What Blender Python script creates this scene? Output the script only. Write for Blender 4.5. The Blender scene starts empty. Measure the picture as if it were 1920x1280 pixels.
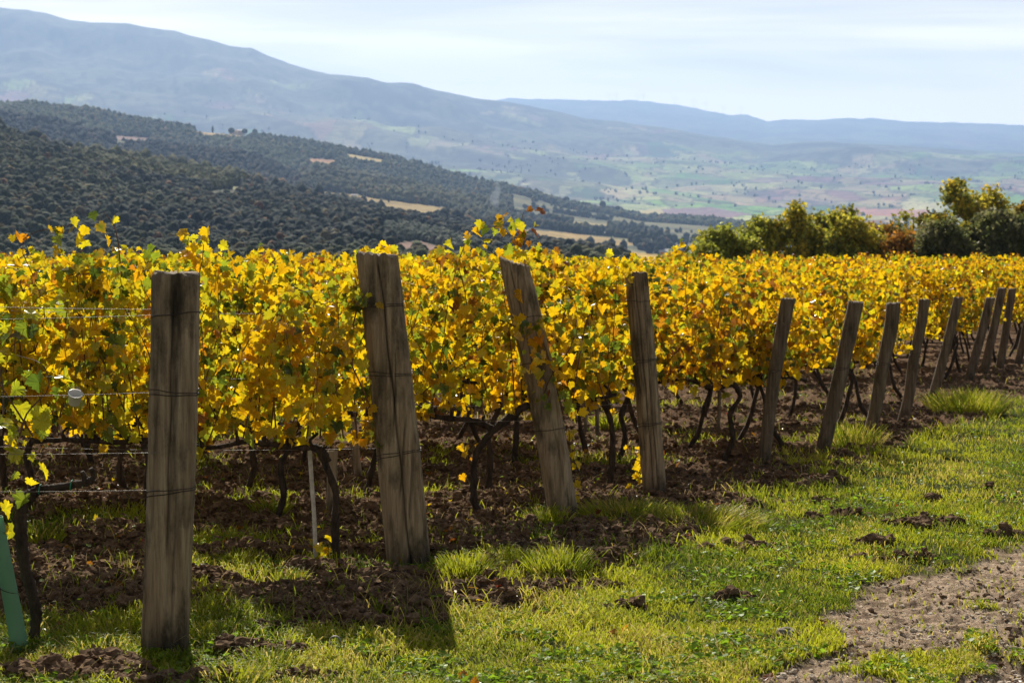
import bpy, math
import numpy as np
from mathutils import Vector

# ------------------------------------------------------------------ camera, world, sun
scene = bpy.context.scene
COL = scene.collection
F = 3733.0
PITCH = math.atan(340.0 / F)
CP, SP = math.cos(PITCH), math.sin(PITCH)
cam_d = bpy.data.cameras.new("camera")
cam = bpy.data.objects.new("camera", cam_d)
COL.objects.link(cam)
cam_d.sensor_width = 36.0
cam_d.lens = 70.0
cam_d.clip_start = 0.1
cam_d.clip_end = 90000.0
cam.location = (0, 0, 0)
cam.rotation_euler = (math.pi / 2 - PITCH, 0, 0)
cam_d.dof.use_dof = True
cam_d.dof.focus_distance = 11.0
cam_d.dof.aperture_fstop = 7.1
scene.camera = cam

SUN_DIR = Vector((-0.17, 1.0, 0.72)).normalized()
ELEV = math.asin(SUN_DIR.z)
AZ = math.atan2(SUN_DIR.x, SUN_DIR.y)
world = bpy.data.worlds.new("World")
scene.world = world
world.use_nodes = True
wn, wl = world.node_tree.nodes, world.node_tree.links
wn.clear()
w_out = wn.new("ShaderNodeOutputWorld")
w_bg = wn.new("ShaderNodeBackground")
w_bg.inputs[1].default_value = 0.10
sky = wn.new("ShaderNodeTexSky")
sky.sky_type = 'NISHITA'
sky.sun_disc = False
sky.sun_elevation = ELEV
sky.sun_rotation = AZ
sky.altitude = 400
sky.air_density = 1.0
sky.dust_density = 1.0
tc = wn.new("ShaderNodeTexCoord")
mp = wn.new("ShaderNodeMapping")
mp.inputs['Scale'].default_value = (1.6, 1.0, 22.0)
mp.inputs['Rotation'].default_value = (0, math.radians(-3.5), 0)
wl.new(tc.outputs['Generated'], mp.inputs[0])
nz = wn.new("ShaderNodeTexNoise")
nz.inputs['Scale'].default_value = 1.3
nz.inputs['Detail'].default_value = 6
nz.inputs['Roughness'].default_value = 0.52
nz.inputs['Distortion'].default_value = 0.4
wl.new(mp.outputs[0], nz.inputs['Vector'])
rp = wn.new("ShaderNodeValToRGB")
rp.color_ramp.elements[0].position = 0.42
rp.color_ramp.elements[0].color = (0.35, 0.35, 0.35, 1)
rp.color_ramp.elements[1].position = 0.62
rp.color_ramp.elements[1].color = (0.95, 0.95, 0.95, 1)
wl.new(nz.outputs[0], rp.inputs[0])
# thin cloud only in the lower part of the sky: the veil thins towards the zenith
sx = wn.new("ShaderNodeSeparateXYZ")
wl.new(tc.outputs['Generated'], sx.inputs[0])
mr = wn.new("ShaderNodeMapRange")
mr.inputs['From Min'].default_value = 0.0
mr.inputs['From Max'].default_value = 0.05
mr.inputs['To Min'].default_value = 0.6
mr.inputs['To Max'].default_value = 0.0
wl.new(sx.outputs[2], mr.inputs[0])
ad = wn.new("ShaderNodeMath"); ad.operation = 'ADD'; ad.use_clamp = True
wl.new(rp.outputs[0], ad.inputs[0]); wl.new(mr.outputs[0], ad.inputs[1])
mxs = wn.new("ShaderNodeMixRGB")
mr2 = wn.new("ShaderNodeMapRange")
mr2.interpolation_type = 'SMOOTHSTEP'
mr2.inputs['From Min'].default_value = 0.09
mr2.inputs['From Max'].default_value = 0.26
mr2.inputs['To Min'].default_value = 1.0
mr2.inputs['To Max'].default_value = 0.05
wl.new(sx.outputs[2], mr2.inputs[0])
mu = wn.new("ShaderNodeMath"); mu.operation = 'MULTIPLY'
wl.new(ad.outputs[0], mu.inputs[0]); wl.new(mr2.outputs[0], mu.inputs[1])
wl.new(mu.outputs[0], mxs.inputs[0])
mr3 = wn.new("ShaderNodeMapRange")   # the cloud veil is brightest low down, where it is thickest
mr3.inputs['From Min'].default_value = 0.02
mr3.inputs['From Max'].default_value = 0.10
mr3.inputs['To Min'].default_value = 19.0
mr3.inputs['To Max'].default_value = 11.0
wl.new(sx.outputs[2], mr3.inputs[0])
cbm = wn.new("ShaderNodeVectorMath"); cbm.operation = 'SCALE'
cbm.inputs[0].default_value = (1.0, 0.885, 0.70)
# the veil glows on the sun's side of the sky and is dull behind the viewer and below the horizon
mr4 = wn.new("ShaderNodeMapRange"); mr4.interpolation_type = 'SMOOTHSTEP'
mr4.inputs['From Min'].default_value = 0.55; mr4.inputs['From Max'].default_value = 0.93
mr4.inputs['To Min'].default_value = 0.66; mr4.inputs['To Max'].default_value = 1.0
wl.new(sx.outputs[1], mr4.inputs[0])
mr5 = wn.new("ShaderNodeMapRange")
mr5.inputs['From Min'].default_value = -0.06; mr5.inputs['From Max'].default_value = -0.02
mr5.inputs['To Min'].default_value = 0.05; mr5.inputs['To Max'].default_value = 1.0
wl.new(sx.outputs[2], mr5.inputs[0])
k1 = wn.new("ShaderNodeMath"); k1.operation = 'MULTIPLY'
k2 = wn.new("ShaderNodeMath"); k2.operation = 'MULTIPLY'
wl.new(mr3.outputs[0], k1.inputs[0]); wl.new(mr4.outputs[0], k1.inputs[1])
wl.new(k1.outputs[0], k2.inputs[0]); wl.new(mr5.outputs[0], k2.inputs[1])
wl.new(k2.outputs[0], cbm.inputs['Scale'])
hs = wn.new("ShaderNodeHueSaturation")
hs.inputs['Saturation'].default_value = 0.5
hs.inputs['Value'].default_value = 0.38
wl.new(sky.outputs[0], hs.inputs['Color'])
wl.new(hs.outputs[0], mxs.inputs[1])
wl.new(cbm.outputs[0], mxs.inputs[2])
wl.new(mxs.outputs[0], w_bg.inputs[0])
wl.new(w_bg.outputs[0], w_out.inputs[0])

sun_d = bpy.data.lights.new("sun", 'SUN')
sun_d.energy = 5.0
sun_d.angle = math.radians(0.5)
sun_d.color = (1.0, 0.93, 0.80)
sun = bpy.data.objects.new("sun", sun_d)
COL.objects.link(sun)
sun.rotation_euler = SUN_DIR.to_track_quat('Z', 'Y').to_euler()

vs = scene.view_settings
vs.view_transform = 'Standard'
vs.look = 'None'
vs.exposure = 0.72
vs.gamma = 1.0
scene.cycles.max_bounces = 8
scene.cycles.diffuse_bounces = 2
scene.cycles.transmission_bounces = 6
scene.cycles.volume_bounces = 0
scene.cycles.use_denoising = True

# ------------------------------------------------------------------ helpers
def rng(seed):
    return np.random.default_rng(seed)

def st(px, py):
    a = (np.asarray(px, float) - 960) / F
    b = (640 - np.asarray(py, float)) / F
    y = CP + b * SP
    return a / y, (-SP + b * CP) / y

def project(x, y, z):
    d = y * CP - z * SP
    u = y * SP + z * CP
    return 960 + F * x / d, 640 - F * u / d

def plane_z(y):
    return -1.78 - 0.0514 * y

def gp(px, py):
    s, t = st(px, py)
    y = -1.78 / (t + 0.0514)
    return float(s * y), float(y)

def h2(ix, iy, seed):
    h = (ix.astype(np.int64) * 374761393 + iy.astype(np.int64) * 668265263 + seed * 1442695041) & 0xFFFFFFFF
    h = ((h ^ (h >> 13)) * 1274126177) & 0xFFFFFFFF
    h = h ^ (h >> 16)
    return (h & 0xFFFFFF) / float(0xFFFFFF)

def vnoise(x, y, seed=0):
    ix, iy = np.floor(x), np.floor(y)
    fx, fy = x - ix, y - iy
    fx = fx * fx * fx * (fx * (fx * 6 - 15) + 10)
    fy = fy * fy * fy * (fy * (fy * 6 - 15) + 10)
    a, b = h2(ix, iy, seed), h2(ix + 1, iy, seed)
    c, d = h2(ix, iy + 1, seed), h2(ix + 1, iy + 1, seed)
    return (a * (1 - fx) + b * fx) * (1 - fy) + (c * (1 - fx) + d * fx) * fy

def fbm(x, y, seed=0, octv=4, gain=0.5):
    v = 0; a = 1; t = 0
    for k in range(octv):
        v = v + a * (vnoise(x, y, seed + k * 17) * 2 - 1)
        t += a
        x, y, a = x * 2.03 + 11.3, y * 2.03 - 5.1, a * gain
    return v / t

def worley(x, y, seed=0):
    ix, iy = np.floor(x), np.floor(y)
    f1 = np.full(x.shape, 9.0); f2 = np.full(x.shape, 9.0)
    cid = np.zeros(x.shape); cid2 = np.zeros(x.shape)
    for dx in (-1, 0, 1):
        for dy in (-1, 0, 1):
            cx, cy = ix + dx, iy + dy
            px = cx + h2(cx, cy, seed)
            py = cy + h2(cx, cy, seed + 5)
            d = np.hypot(px - x, py - y)
            c = h2(cx, cy, seed + 9)
            m = d < f1
            f2 = np.where(m, f1, np.minimum(f2, d))
            cid = np.where(m, c, cid)
            cid2 = np.where(m, h2(cx, cy, seed + 21), cid2)
            f1 = np.where(m, d, f1)
    return f1, f2, cid, cid2

def sstep(a, b, x):
    t = np.clip((x - a) / (b - a), 0, 1)
    return t * t * (3 - 2 * t)

def mesh_np(name, verts, faces, mats, col=None, smooth=False, attrs=None, matidx=None):
    """faces: list of int arrays (n,k) - one array per polygon size"""
    me = bpy.data.meshes.new(name)
    verts = np.asarray(verts, np.float32)
    me.vertices.add(len(verts))
    me.vertices.foreach_set("co", verts.ravel())
    faces = [np.asarray(f, np.int32) for f in faces if len(f)]
    loops = np.concatenate([f.ravel() for f in faces])
    tot = np.concatenate([np.full(len(f), f.shape[1], np.int32) for f in faces])
    start = np.concatenate([[0], np.cumsum(tot)[:-1]]).astype(np.int32)
    me.loops.add(len(loops))
    me.loops.foreach_set("vertex_index", loops)
    me.polygons.add(len(tot))
    me.polygons.foreach_set("loop_start", start)
    me.polygons.foreach_set("loop_total", tot)
    me.polygons.foreach_set("use_smooth", np.full(len(tot), bool(smooth)))
    if matidx is not None:
        me.polygons.foreach_set("material_index", np.asarray(matidx, np.int32))
    for m in (mats if isinstance(mats, (list, tuple)) else [mats]):
        me.materials.append(m)
    if col is not None:
        a = me.color_attributes.new("Col", 'FLOAT_COLOR', 'POINT')
        c = np.ones((len(verts), 4), np.float32)
        c[:, :3] = col
        a.data.foreach_set("color", c.ravel())
    for k, v in (attrs or {}).items():
        a = me.attributes.new(k, 'FLOAT', 'POINT')
        a.data.foreach_set("value", np.asarray(v, np.float32))
    me.update(calc_edges=True)
    return me

def link(name, me, parent=None, loc=None):
    o = bpy.data.objects.new(name, me)
    COL.objects.link(o)
    if parent is not None:
        o.parent = parent
    if loc is not None:
        o.location = loc
    return o

def tag(o, label=None, cat=None, group=None, kind=None):
    if label: o['label'] = label
    if cat: o['category'] = cat
    if group: o['group'] = group
    if kind: o['kind'] = kind
    return o

def empty(name, loc, label, cat, group=None):
    o = bpy.data.objects.new(name, None)
    COL.objects.link(o)
    o.empty_display_size = 0.2
    o.location = loc
    return tag(o, label, cat, group)

class MB:
    """collects pieces of geometry for one mesh"""
    def __init__(s):
        s.v = []; s.f = {}; s.c = []; s.n = 0; s.m = {}
    def add(s, v, fs, c=(1, 1, 1), mi=0):
        v = np.asarray(v, float)
        s.v.append(v)
        c = np.asarray(c, float)
        s.c.append(np.broadcast_to(c, (len(v), 3)) if c.ndim == 1 else c)
        for f in fs:
            f = np.asarray(f)
            if len(f) == 0: continue
            s.f.setdefault(f.shape[1], []).append(f + s.n)
            s.m.setdefault(f.shape[1], []).append(np.full(len(f), mi))
        s.n += len(v)
    def mesh(s, name, mats, smooth=False):
        ks = sorted(s.f)
        return mesh_np(name, np.concatenate(s.v), [np.concatenate(s.f[k]) for k in ks], mats,
                       np.concatenate(s.c), smooth, matidx=np.concatenate([np.concatenate(s.m[k]) for k in ks]))

def tube(P, R, n=8, cap=True, wob=0.0, seed=0, flat=1.0):
    P = np.asarray(P, float); R = np.broadcast_to(np.asarray(R, float), (len(P),))
    T = np.gradient(P, axis=0)
    T /= np.linalg.norm(T, axis=1)[:, None] + 1e-9
    ref = np.array([0., 1, 0]) if abs(T[:, 1]).mean() < 0.8 else np.array([1., 0, 0])
    U = np.cross(T, ref); U /= np.linalg.norm(U, axis=1)[:, None] + 1e-9
    W = np.cross(T, U)
    a = np.linspace(0, 2 * np.pi, n, endpoint=False)
    r = R[:, None] * np.ones((1, n))
    if wob:
        g = rng(seed)
        r = r * (1 + wob * (g.random((len(P), n)) * 2 - 1))
    V = P[:, None] + r[..., None] * (np.cos(a)[None, :, None] * U[:, None] + flat * np.sin(a)[None, :, None] * W[:, None])
    V = V.reshape(-1, 3)
    i = np.arange(len(P) - 1)[:, None] * n; j = np.arange(n)[None]
    q = np.stack([i + j, i + (j + 1) % n, i + n + (j + 1) % n, i + n + j], -1).reshape(-1, 4)
    fs = [q]
    if cap:
        V = np.concatenate([V, P[:1], P[-1:]])
        b = len(P) * n
        t0 = np.stack([np.full(n, b), (np.arange(n) + 1) % n, np.arange(n)], -1)
        e = (len(P) - 1) * n
        t1 = np.stack([np.full(n, b + 1), e + np.arange(n), e + (np.arange(n) + 1) % n], -1)
        fs.append(np.concatenate([t0, t1]))
    return V, fs

def smooth_path(pts, n):
    pts = np.asarray(pts, float)
    k = len(pts)
    t = np.linspace(0, k - 1, n)
    i = np.clip(t.astype(int), 0, k - 2); f = (t - i)[:, None]
    ext = np.concatenate([[2 * pts[0] - pts[1]], pts, [2 * pts[-1] - pts[-2]]])
    p0, p1, p2, p3 = ext[i], ext[i + 1], ext[i + 2], ext[i + 3]
    return 0.5 * ((2 * p1) + (p2 - p0) * f + (2 * p0 - 5 * p1 + 4 * p2 - p3) * f ** 2 + (3 * p1 - p0 - 3 * p2 + p3) * f ** 3)

def box(x0, x1, y0, y1, z0, z1):
    v = [(x, y, z) for z in (z0, z1) for y in (y0, y1) for x in (x0, x1)]
    f = [(0, 2, 3, 1), (4, 5, 7, 6), (0, 1, 5, 4), (2, 6, 7, 3), (0, 4, 6, 2), (1, 3, 7, 5)]
    return np.array(v, float), [np.array(f)]

_ico = {}
def ico(sub):
    if sub not in _ico:
        import bmesh
        bm = bmesh.new()
        bmesh.ops.create_icosphere(bm, subdivisions=sub, radius=1.0)
        v = np.array([p.co[:] for p in bm.verts])
        f = np.array([[p.index for p in q.verts] for q in bm.faces])
        bm.free()
        _ico[sub] = (v, f)
    return _ico[sub]

# ------------------------------------------------------------------ materials
def mat_new(name):
    m = bpy.data.materials.new(name)
    m.use_nodes = True
    n, l = m.node_tree.nodes, m.node_tree.links
    n.clear()
    out = n.new("ShaderNodeOutputMaterial")
    return m, n, l, out

def nnoise(n, l, scale, detail=4, rough=0.55, vec=None, kind='Object', mapscale=None):
    t = n.new("ShaderNodeTexCoord")
    src = t.outputs[kind] if vec is None else vec
    if mapscale is not None:
        mpn = n.new("ShaderNodeMapping")
        mpn.inputs['Scale'].default_value = mapscale
        l.new(src, mpn.inputs[0]); src = mpn.outputs[0]
    z = n.new("ShaderNodeTexNoise")
    z.inputs['Scale'].default_value = scale
    z.inputs['Detail'].default_value = detail
    z.inputs['Roughness'].default_value = rough
    l.new(src, z.inputs['Vector'])
    return z.outputs[0]

def nramp(n, l, fac, stops):
    r = n.new("ShaderNodeValToRGB")
    e = r.color_ramp.elements
    while len(e) < len(stops): e.new(0.5)
    for k, (p, c) in enumerate(stops):
        e[k].position = p
        e[k].color = (c, c, c, 1) if isinstance(c, (int, float)) else (*c, 1)
    l.new(fac, r.inputs[0])
    return r.outputs[0]

def nmix(n, l, a, b, fac, mode='MIX'):
    m = n.new("ShaderNodeMixRGB"); m.blend_type = mode
    for s, v in ((1, a), (2, b), (0, fac)):
        if isinstance(v, (int, float)): m.inputs[s].default_value = v if s == 0 else (v, v, v, 1)
        elif isinstance(v, tuple): m.inputs[s].default_value = (*v, 1)
        else: l.new(v, m.inputs[s])
    return m.outputs[0]

def vcol(n, name="Col"):
    a = n.new("ShaderNodeAttribute"); a.attribute_name = name
    return a

def principled(n, l, out, col, rough=0.8, spec=0.3, bump=None, bstr=0.3, bdist=0.02):
    p = n.new("ShaderNodeBsdfPrincipled")
    if isinstance(col, tuple): p.inputs['Base Color'].default_value = (*col, 1)
    else: l.new(col, p.inputs['Base Color'])
    p.inputs['Roughness'].default_value = rough
    p.inputs['Specular IOR Level'].default_value = spec
    if bump is not None:
        b = n.new("ShaderNodeBump")
        b.inputs['Strength'].default_value = bstr
        b.inputs['Distance'].default_value = bdist
        l.new(bump, b.inputs['Height'])
        l.new(b.outputs[0], p.inputs['Normal'])
    l.new(p.outputs[0], out.inputs[0])
    return p

def leaf_material(name, trans=0.5, gloss=0.08, rough=0.35, hue_var=0.03, gain=1.0):
    m, n, l, out = mat_new(name)
    a = vcol(n)
    hsn = n.new("ShaderNodeHueSaturation")
    oi = n.new("ShaderNodeObjectInfo")
    mrn = n.new("ShaderNodeMapRange")
    mrn.inputs['To Min'].default_value = 0.5 - hue_var; mrn.inputs['To Max'].default_value = 0.5 + hue_var
    l.new(oi.outputs['Random'], mrn.inputs[0]); l.new(mrn.outputs[0], hsn.inputs['Hue'])
    hsn.inputs['Value'].default_value = gain
    l.new(a.outputs['Color'], hsn.inputs['Color'])
    c = hsn.outputs[0]
    d = n.new("ShaderNodeBsdfDiffuse"); t = n.new("ShaderNodeBsdfTranslucent"); g = n.new("ShaderNodeBsdfGlossy")
    g.inputs['Roughness'].default_value = rough
    g.inputs['Color'].default_value = (0.9, 0.9, 0.9, 1)
    l.new(c, d.inputs[0]); l.new(c, t.inputs[0])
    m1 = n.new("ShaderNodeMixShader"); m1.inputs[0].default_value = trans
    l.new(d.outputs[0], m1.inputs[1]); l.new(t.outputs[0], m1.inputs[2])
    m2 = n.new("ShaderNodeMixShader")
    fr = n.new("ShaderNodeFresnel"); fr.inputs[0].default_value = 1.4
    mm = n.new("ShaderNodeMath"); mm.operation = 'MULTIPLY'; mm.inputs[1].default_value = gloss * 10
    mm.use_clamp = True
    l.new(fr.outputs[0], mm.inputs[0])
    mn = n.new("ShaderNodeMath"); mn.operation = 'MINIMUM'; mn.inputs[1].default_value = gloss
    l.new(mm.outputs[0], mn.inputs[0]); l.new(mn.outputs[0], m2.inputs[0])
    l.new(m1.outputs[0], m2.inputs[1]); l.new(g.outputs[0], m2.inputs[2])
    l.new(m2.outputs[0], out.inputs[0])
    return m

M_LEAF = leaf_material("vine_leaf", 0.60, 0.06, 0.30, 0.006)
M_GRASS = leaf_material("grass_blade", 0.55, 0.02, 0.42, 0.0)
M_TREE = leaf_material("tree_leaf", 0.50, 0.03, 0.45, 0.0)

def m_bark():
    m, n, l, out = mat_new("vine_bark")
    z = nnoise(n, l, 30, 5, 0.65, mapscale=(1, 1, 0.35))
    c = nramp(n, l, z, [(0.3, (0.012, 0.008, 0.006)), (0.6, (0.06, 0.042, 0.03)), (0.8, (0.12, 0.09, 0.065))])
    principled(n, l, out, c, 0.9, 0.2, z, 0.9, 0.012)
    return m
M_BARK = m_bark()

def m_simple(name, col, rough=0.6, spec=0.4, metal=0.0, nscale=20, var=0.3):
    m, n, l, out = mat_new(name)
    z = nnoise(n, l, nscale, 4)
    lo = tuple(c * (1 - var) for c in col); hi = tuple(min(1, c * (1 + var)) for c in col)
    c = nramp(n, l, z, [(0.35, lo), (0.65, hi)])
    p = principled(n, l, out, c, rough, spec, z, 0.15, 0.003)
    p.inputs['Metallic'].default_value = metal
    return m
M_CANE = m_simple("vine_cane", (0.13, 0.062, 0.03), 0.6)
M_WIRE = m_simple("galvanised_wire", (0.20, 0.185, 0.17), 0.6, 0.3, 0.5)
M_TIEW = m_simple("rusty_wire", (0.05, 0.04, 0.035), 0.6, 0.4, 0.5)
M_GREENTIE = m_simple("green_tie", (0.02, 0.22, 0.13), 0.5)

def m_wood(name, a, b, c3, dark=(0.02, 0.015, 0.011)):
    m, n, l, out = mat_new(name)
    g1 = nnoise(n, l, 1.0, 6, 0.65, mapscale=(38, 38, 2.2))
    g2 = nnoise(n, l, 1.0, 4, 0.6, mapscale=(9, 9, 3.5))
    g3 = nnoise(n, l, 1.0, 5, 0.7, mapscale=(170, 170, 14))
    c = nramp(n, l, g1, [(0.3, a), (0.52, b), (0.72, c3)])
    c = nmix(n, l, c, (0.075, 0.062, 0.036), nramp(n, l, g2, [(0.48, 0.0), (0.68, 0.7)]))
    g5 = nnoise(n, l, 26, 5, 0.7)
    c = nmix(n, l, c, (0.30, 0.27, 0.20), nramp(n, l, g5, [(0.60, 0.0), (0.72, 0.45)]))
    c = nmix(n, l, c, dark, nramp(n, l, nnoise(n, l, 9, 5, 0.75, mapscale=(1, 1, .4)), [(0.52, 0.0), (0.68, 0.65)]))
    c = nmix(n, l, c, dark, nramp(n, l, g3, [(0.58, 0.0), (0.74, 0.6)]))
    at = vcol(n)
    c = nmix(n, l, c, at.outputs['Color'], 1.0, 'MULTIPLY')
    hm = nmix(n, l, g1, g3, 0.45)
    principled(n, l, out, c, 0.85, 0.25, hm, 0.9, 0.012)
    return m
M_POST = m_wood("weathered_post_wood", (0.14, 0.10, 0.062), (0.29, 0.22, 0.15), (0.44, 0.36, 0.25))
M_POSTD = m_wood("dark_post_wood", (0.06, 0.044, 0.030), (0.15, 0.113, 0.078), (0.27, 0.215, 0.15))

def m_ground():
    m, n, l, out = mat_new("vineyard_ground")
    z1 = nnoise(n, l, 9, 6, 0.65)
    z2 = nnoise(n, l, 70, 5, 0.7)
    z3 = nnoise(n, l, 1.3, 4, 0.6)
    z4 = nnoise(n, l, 260, 3, 0.7)
    soil = nramp(n, l, z1, [(0.3, (0.050, 0.029, 0.017)), (0.55, (0.140, 0.085, 0.050)), (0.75, (0.27, 0.18, 0.11))])
    soil = nmix(n, l, soil, (0.15, 0.095, 0.062), nramp(n, l, z2, [(0.52, 0.0), (0.72, 0.55)]))
    under = nramp(n, l, z2, [(0.35, (0.030, 0.028, 0.010)), (0.6, (0.055, 0.070, 0.016)), (0.8, (0.11, 0.10, 0.035))])
    path = nramp(n, l, z2, [(0.30, (0.20, 0.130, 0.085)), (0.5, (0.44, 0.325, 0.225)), (0.72, (0.66, 0.53, 0.40))])
    path = nmix(n, l, path, (0.09, 0.052, 0.034), nramp(n, l, z1, [(0.40, 0.7), (0.53, 0.0)]))
    path = nmix(n, l, path, (0.42, 0.36, 0.30), nramp(n, l, z4, [(0.62, 0.0), (0.70, 0.5)]))
    s = vcol(n, "soil"); p = vcol(n, "path")
    c = nmix(n, l, under, soil, s.outputs['Fac'])
    c = nmix(n, l, c, path, p.outputs['Fac'])
    hh = nmix(n, l, z2, z4, 0.4)
    principled(n, l, out, c, 1.0, 0.03, hh, 0.9, 0.02)
    return m
M_GROUND = m_ground()

def m_hills():
    m, n, l, out = mat_new("hills_land")
    a = vcol(n)
    z = nnoise(n, l, 0.02, 5, 0.65)
    z2 = nnoise(n, l, 0.15, 3, 0.6)
    c = nmix(n, l, a.outputs['Color'], nramp(n, l, z, [(0.35, 0.72), (0.65, 1.28)]), 1.0, 'MULTIPLY')
    c = nmix(n, l, c, nramp(n, l, z2, [(0.35, 0.8), (0.65, 1.2)]), 1.0, 'MULTIPLY')
    principled(n, l, out, c, 0.95, 0.1)
    return m
M_HILLS = m_hills()

def m_crown():
    m, n, l, out = mat_new("wood_crowns")
    a = vcol(n)
    z = nnoise(n, l, 0.9, 4, 0.7)
    c = nmix(n, l, a.outputs['Color'], nramp(n, l, z, [(0.38, 0.35), (0.62, 1.55)]), 1.0, 'MULTIPLY')
    principled(n, l, out, c, 0.9, 0.15, z, 1.0, 1.0)
    return m
M_CROWN = m_crown()

# ------------------------------------------------------------------ terrain
def guide(pts, lift=0.0):
    p = np.array(pts, float)
    s, t = st(p[:, 0], p[:, 1])
    D = p[:, 2]
    return s, D, D * t - lift

def gD(D, pts, lift=0.0):
    return guide([(a, b, D) for a, b in pts], lift)

G = [
    ("p", 75.0),
    gD(220, [(-900, 600), (2800, 600)]),
    gD(600, [(-900, 512), (2800, 512)]),
    guide([(-900, 200, 1300), (0, 238, 1300), (80, 268, 1260), (200, 292, 1350), (425, 328, 1500), (500, 362, 1300), (650, 378, 1350),
           (750, 397, 1400), (940, 432, 1500), (1080, 465, 1500), (1200, 492, 1500), (1400, 500, 1500), (2800, 505, 1500)], 4.5),
    gD(1900, [(-900, 320), (0, 300), (300, 330), (425, 352), (570, 382), (830, 414), (1000, 447), (1200, 480), (1300, 488), (2800, 495)]),
    gD(2300, [(-900, 300), (0, 290), (425, 336), (570, 360), (700, 370), (830, 389), (950, 420), (1100, 440), (1300, 465), (1500, 475), (2800, 478)]),
    gD(2700, [(-900, 190), (0, 215), (100, 225), (200, 249), (450, 290), (500, 306), (555, 330), (580, 326), (625, 320), (750, 343), (950, 385),
              (1000, 408), (1100, 424), (1300, 445), (1500, 455), (2800, 460)], 5.0),
    gD(2980, [(-900, 240), (0, 244), (200, 280), (450, 318), (555, 346), (625, 346), (750, 366), (950, 402), (1100, 420), (1300, 440), (1500, 446), (2800, 450)]),
    gD(3700, [(-900, 165), (0, 196), (60, 194), (115, 199), (170, 203), (220, 216), (330, 235), (380, 242), (500, 252), (640, 277), (740, 296),
              (800, 313), (900, 341), (960, 352), (1010, 365), (1060, 381), (1160, 397), (1210, 408), (1310, 412), (1445, 424), (1600, 430), (2800, 430)], 5.5),
    gD(4600, [(-900, 300), (0, 280), (500, 330), (900, 392), (1160, 408), (1310, 413), (1445, 420), (2800, 420)]),
    gD(6500, [(-900, 330), (0, 330), (500, 345), (900, 376), (1160, 389), (1500, 393), (1900, 395), (2800, 395)]),
    gD(9000, [(-900, 250), (0, 262), (500, 287), (900, 320), (1100, 335), (1400, 347), (1700, 345), (2800, 345)]),
    gD(11500, [(-900, 120), (0, 152), (500, 203), (900, 262), (1100, 287), (1400, 306), (1700, 306), (2800, 320)]),
    gD(14000, [(-900, -30), (-300, 0), (0, 15), (50, 16), (130, 38), (240, 45), (330, 56), (430, 86), (470, 88), (540, 120), (620, 140), (720, 155),
               (780, 156), (900, 181), (1000, 197), (1100, 222), (1240, 238), (1340, 255), (1450, 272), (1500, 266), (1560, 264),
               (1700, 275), (1920, 290), (2800, 300)]),
    gD(17000, [(-900, 150), (0, 160), (500, 200), (900, 240), (1200, 270), (1500, 275), (1920, 285), (2800, 290)]),
    gD(26000, [(-900, 200), (900, 195), (940, 186), (1000, 185), (1100, 188), (1180, 188), (1240, 195), (1300, 203), (1370, 216), (1400, 214),
               (1440, 229), (1470, 226), (1530, 222), (1600, 221), (1760, 229), (1920, 237), (2800, 240)]),
    gD(28500, [(-900, 260), (2800, 262)]),
]

def terrain_z(x, y):
    s = x / y
    z = plane_z(y)
    Dp = np.full(s.shape, 75.0); Zp = np.full(s.shape, plane_z(75.0))
    for g in G[1:]:
        D = np.interp(s, g[0], g[1]); Z = np.interp(s, g[0], g[2])
        f = (y - Dp) / (D - Dp)
        m = (y > Dp)
        # ease in and out a little so that crests are round
        ff = np.clip(f, 0, 1)
        ff = ff * 0.55 + 0.45 * (ff * ff * (3 - 2 * ff))
        z = np.where(m, Zp + (Z - Zp) * ff, z)
        Dp, Zp = D, Z
    amp = np.interp(y, [75, 300, 1300, 3000, 3700, 5000, 7000, 9500, 12500, 14000, 17000, 26000, 28500],
                    [0, 1, 2.8, 9, 3.5, 7, 30, 66, 130, 15, 60, 26, 30])
    amp = amp * np.where(y > 7000, np.interp(s, [-.06, .06], [1.0, .55]), 1.0)
    sc = np.interp(y, [75, 1500, 4000, 9000, 26000], [60, 160, 420, 1100, 1500])
    n1 = fbm(x / 170 + 3, y / 170, 3, 3)
    n2 = fbm(x / 430, y / 430, 8, 4)
    n3 = fbm(x / 1100, y / 1300, 13, 5)
    rid = 1 - 2 * np.abs(fbm(x / 900 + y / 2600, y / 3500, 31, 4))
    w1 = 1 - sstep(1500, 3000, y); w3 = sstep(4500, 7500, y)
    n2r = n2 * .6 + .9 * (0.5 - np.abs(fbm(x / 260 + 2, y / 520, 44, 3)) * 2)
    nn = n1 * w1 + n2r * (1 - w1) * (1 - w3) + (n3 * 1.1 + 0.25 * n2 + 0.5 * (rid - .5)) * w3
    n4 = fbm(x / 260, y / 500, 23, 3)
    return z + amp * nn + np.interp(y, [5000, 9000, 14000, 26000], [0, 8, 14, 26]) * n4 + np.interp(y, [600, 900, 4000, 5000], [0, 0, 0, 0]) * n1

# masks near the camera, in metres on the ground
def pl(pts):
    q = np.array([gp(a, b) for a, b in pts])
    return q[:, 0], q[:, 1]
SB = pl([(-300, 1150), (0, 1165), (350, 1160), (650, 1165), (900, 1140), (1050, 1115), (1170, 1060), (1300, 1000), (1450, 925), (1650, 850), (1800, 792),
         (1920, 750), (2250, 690)])
PB = pl([(1200, 1340), (1310, 1300), (1410, 1262), (1480, 1215), (1560, 1175), (1630, 1115), (1700, 1072), (1790, 1042), (1930, 1008), (2100, 940), (2400, 855)])

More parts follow.
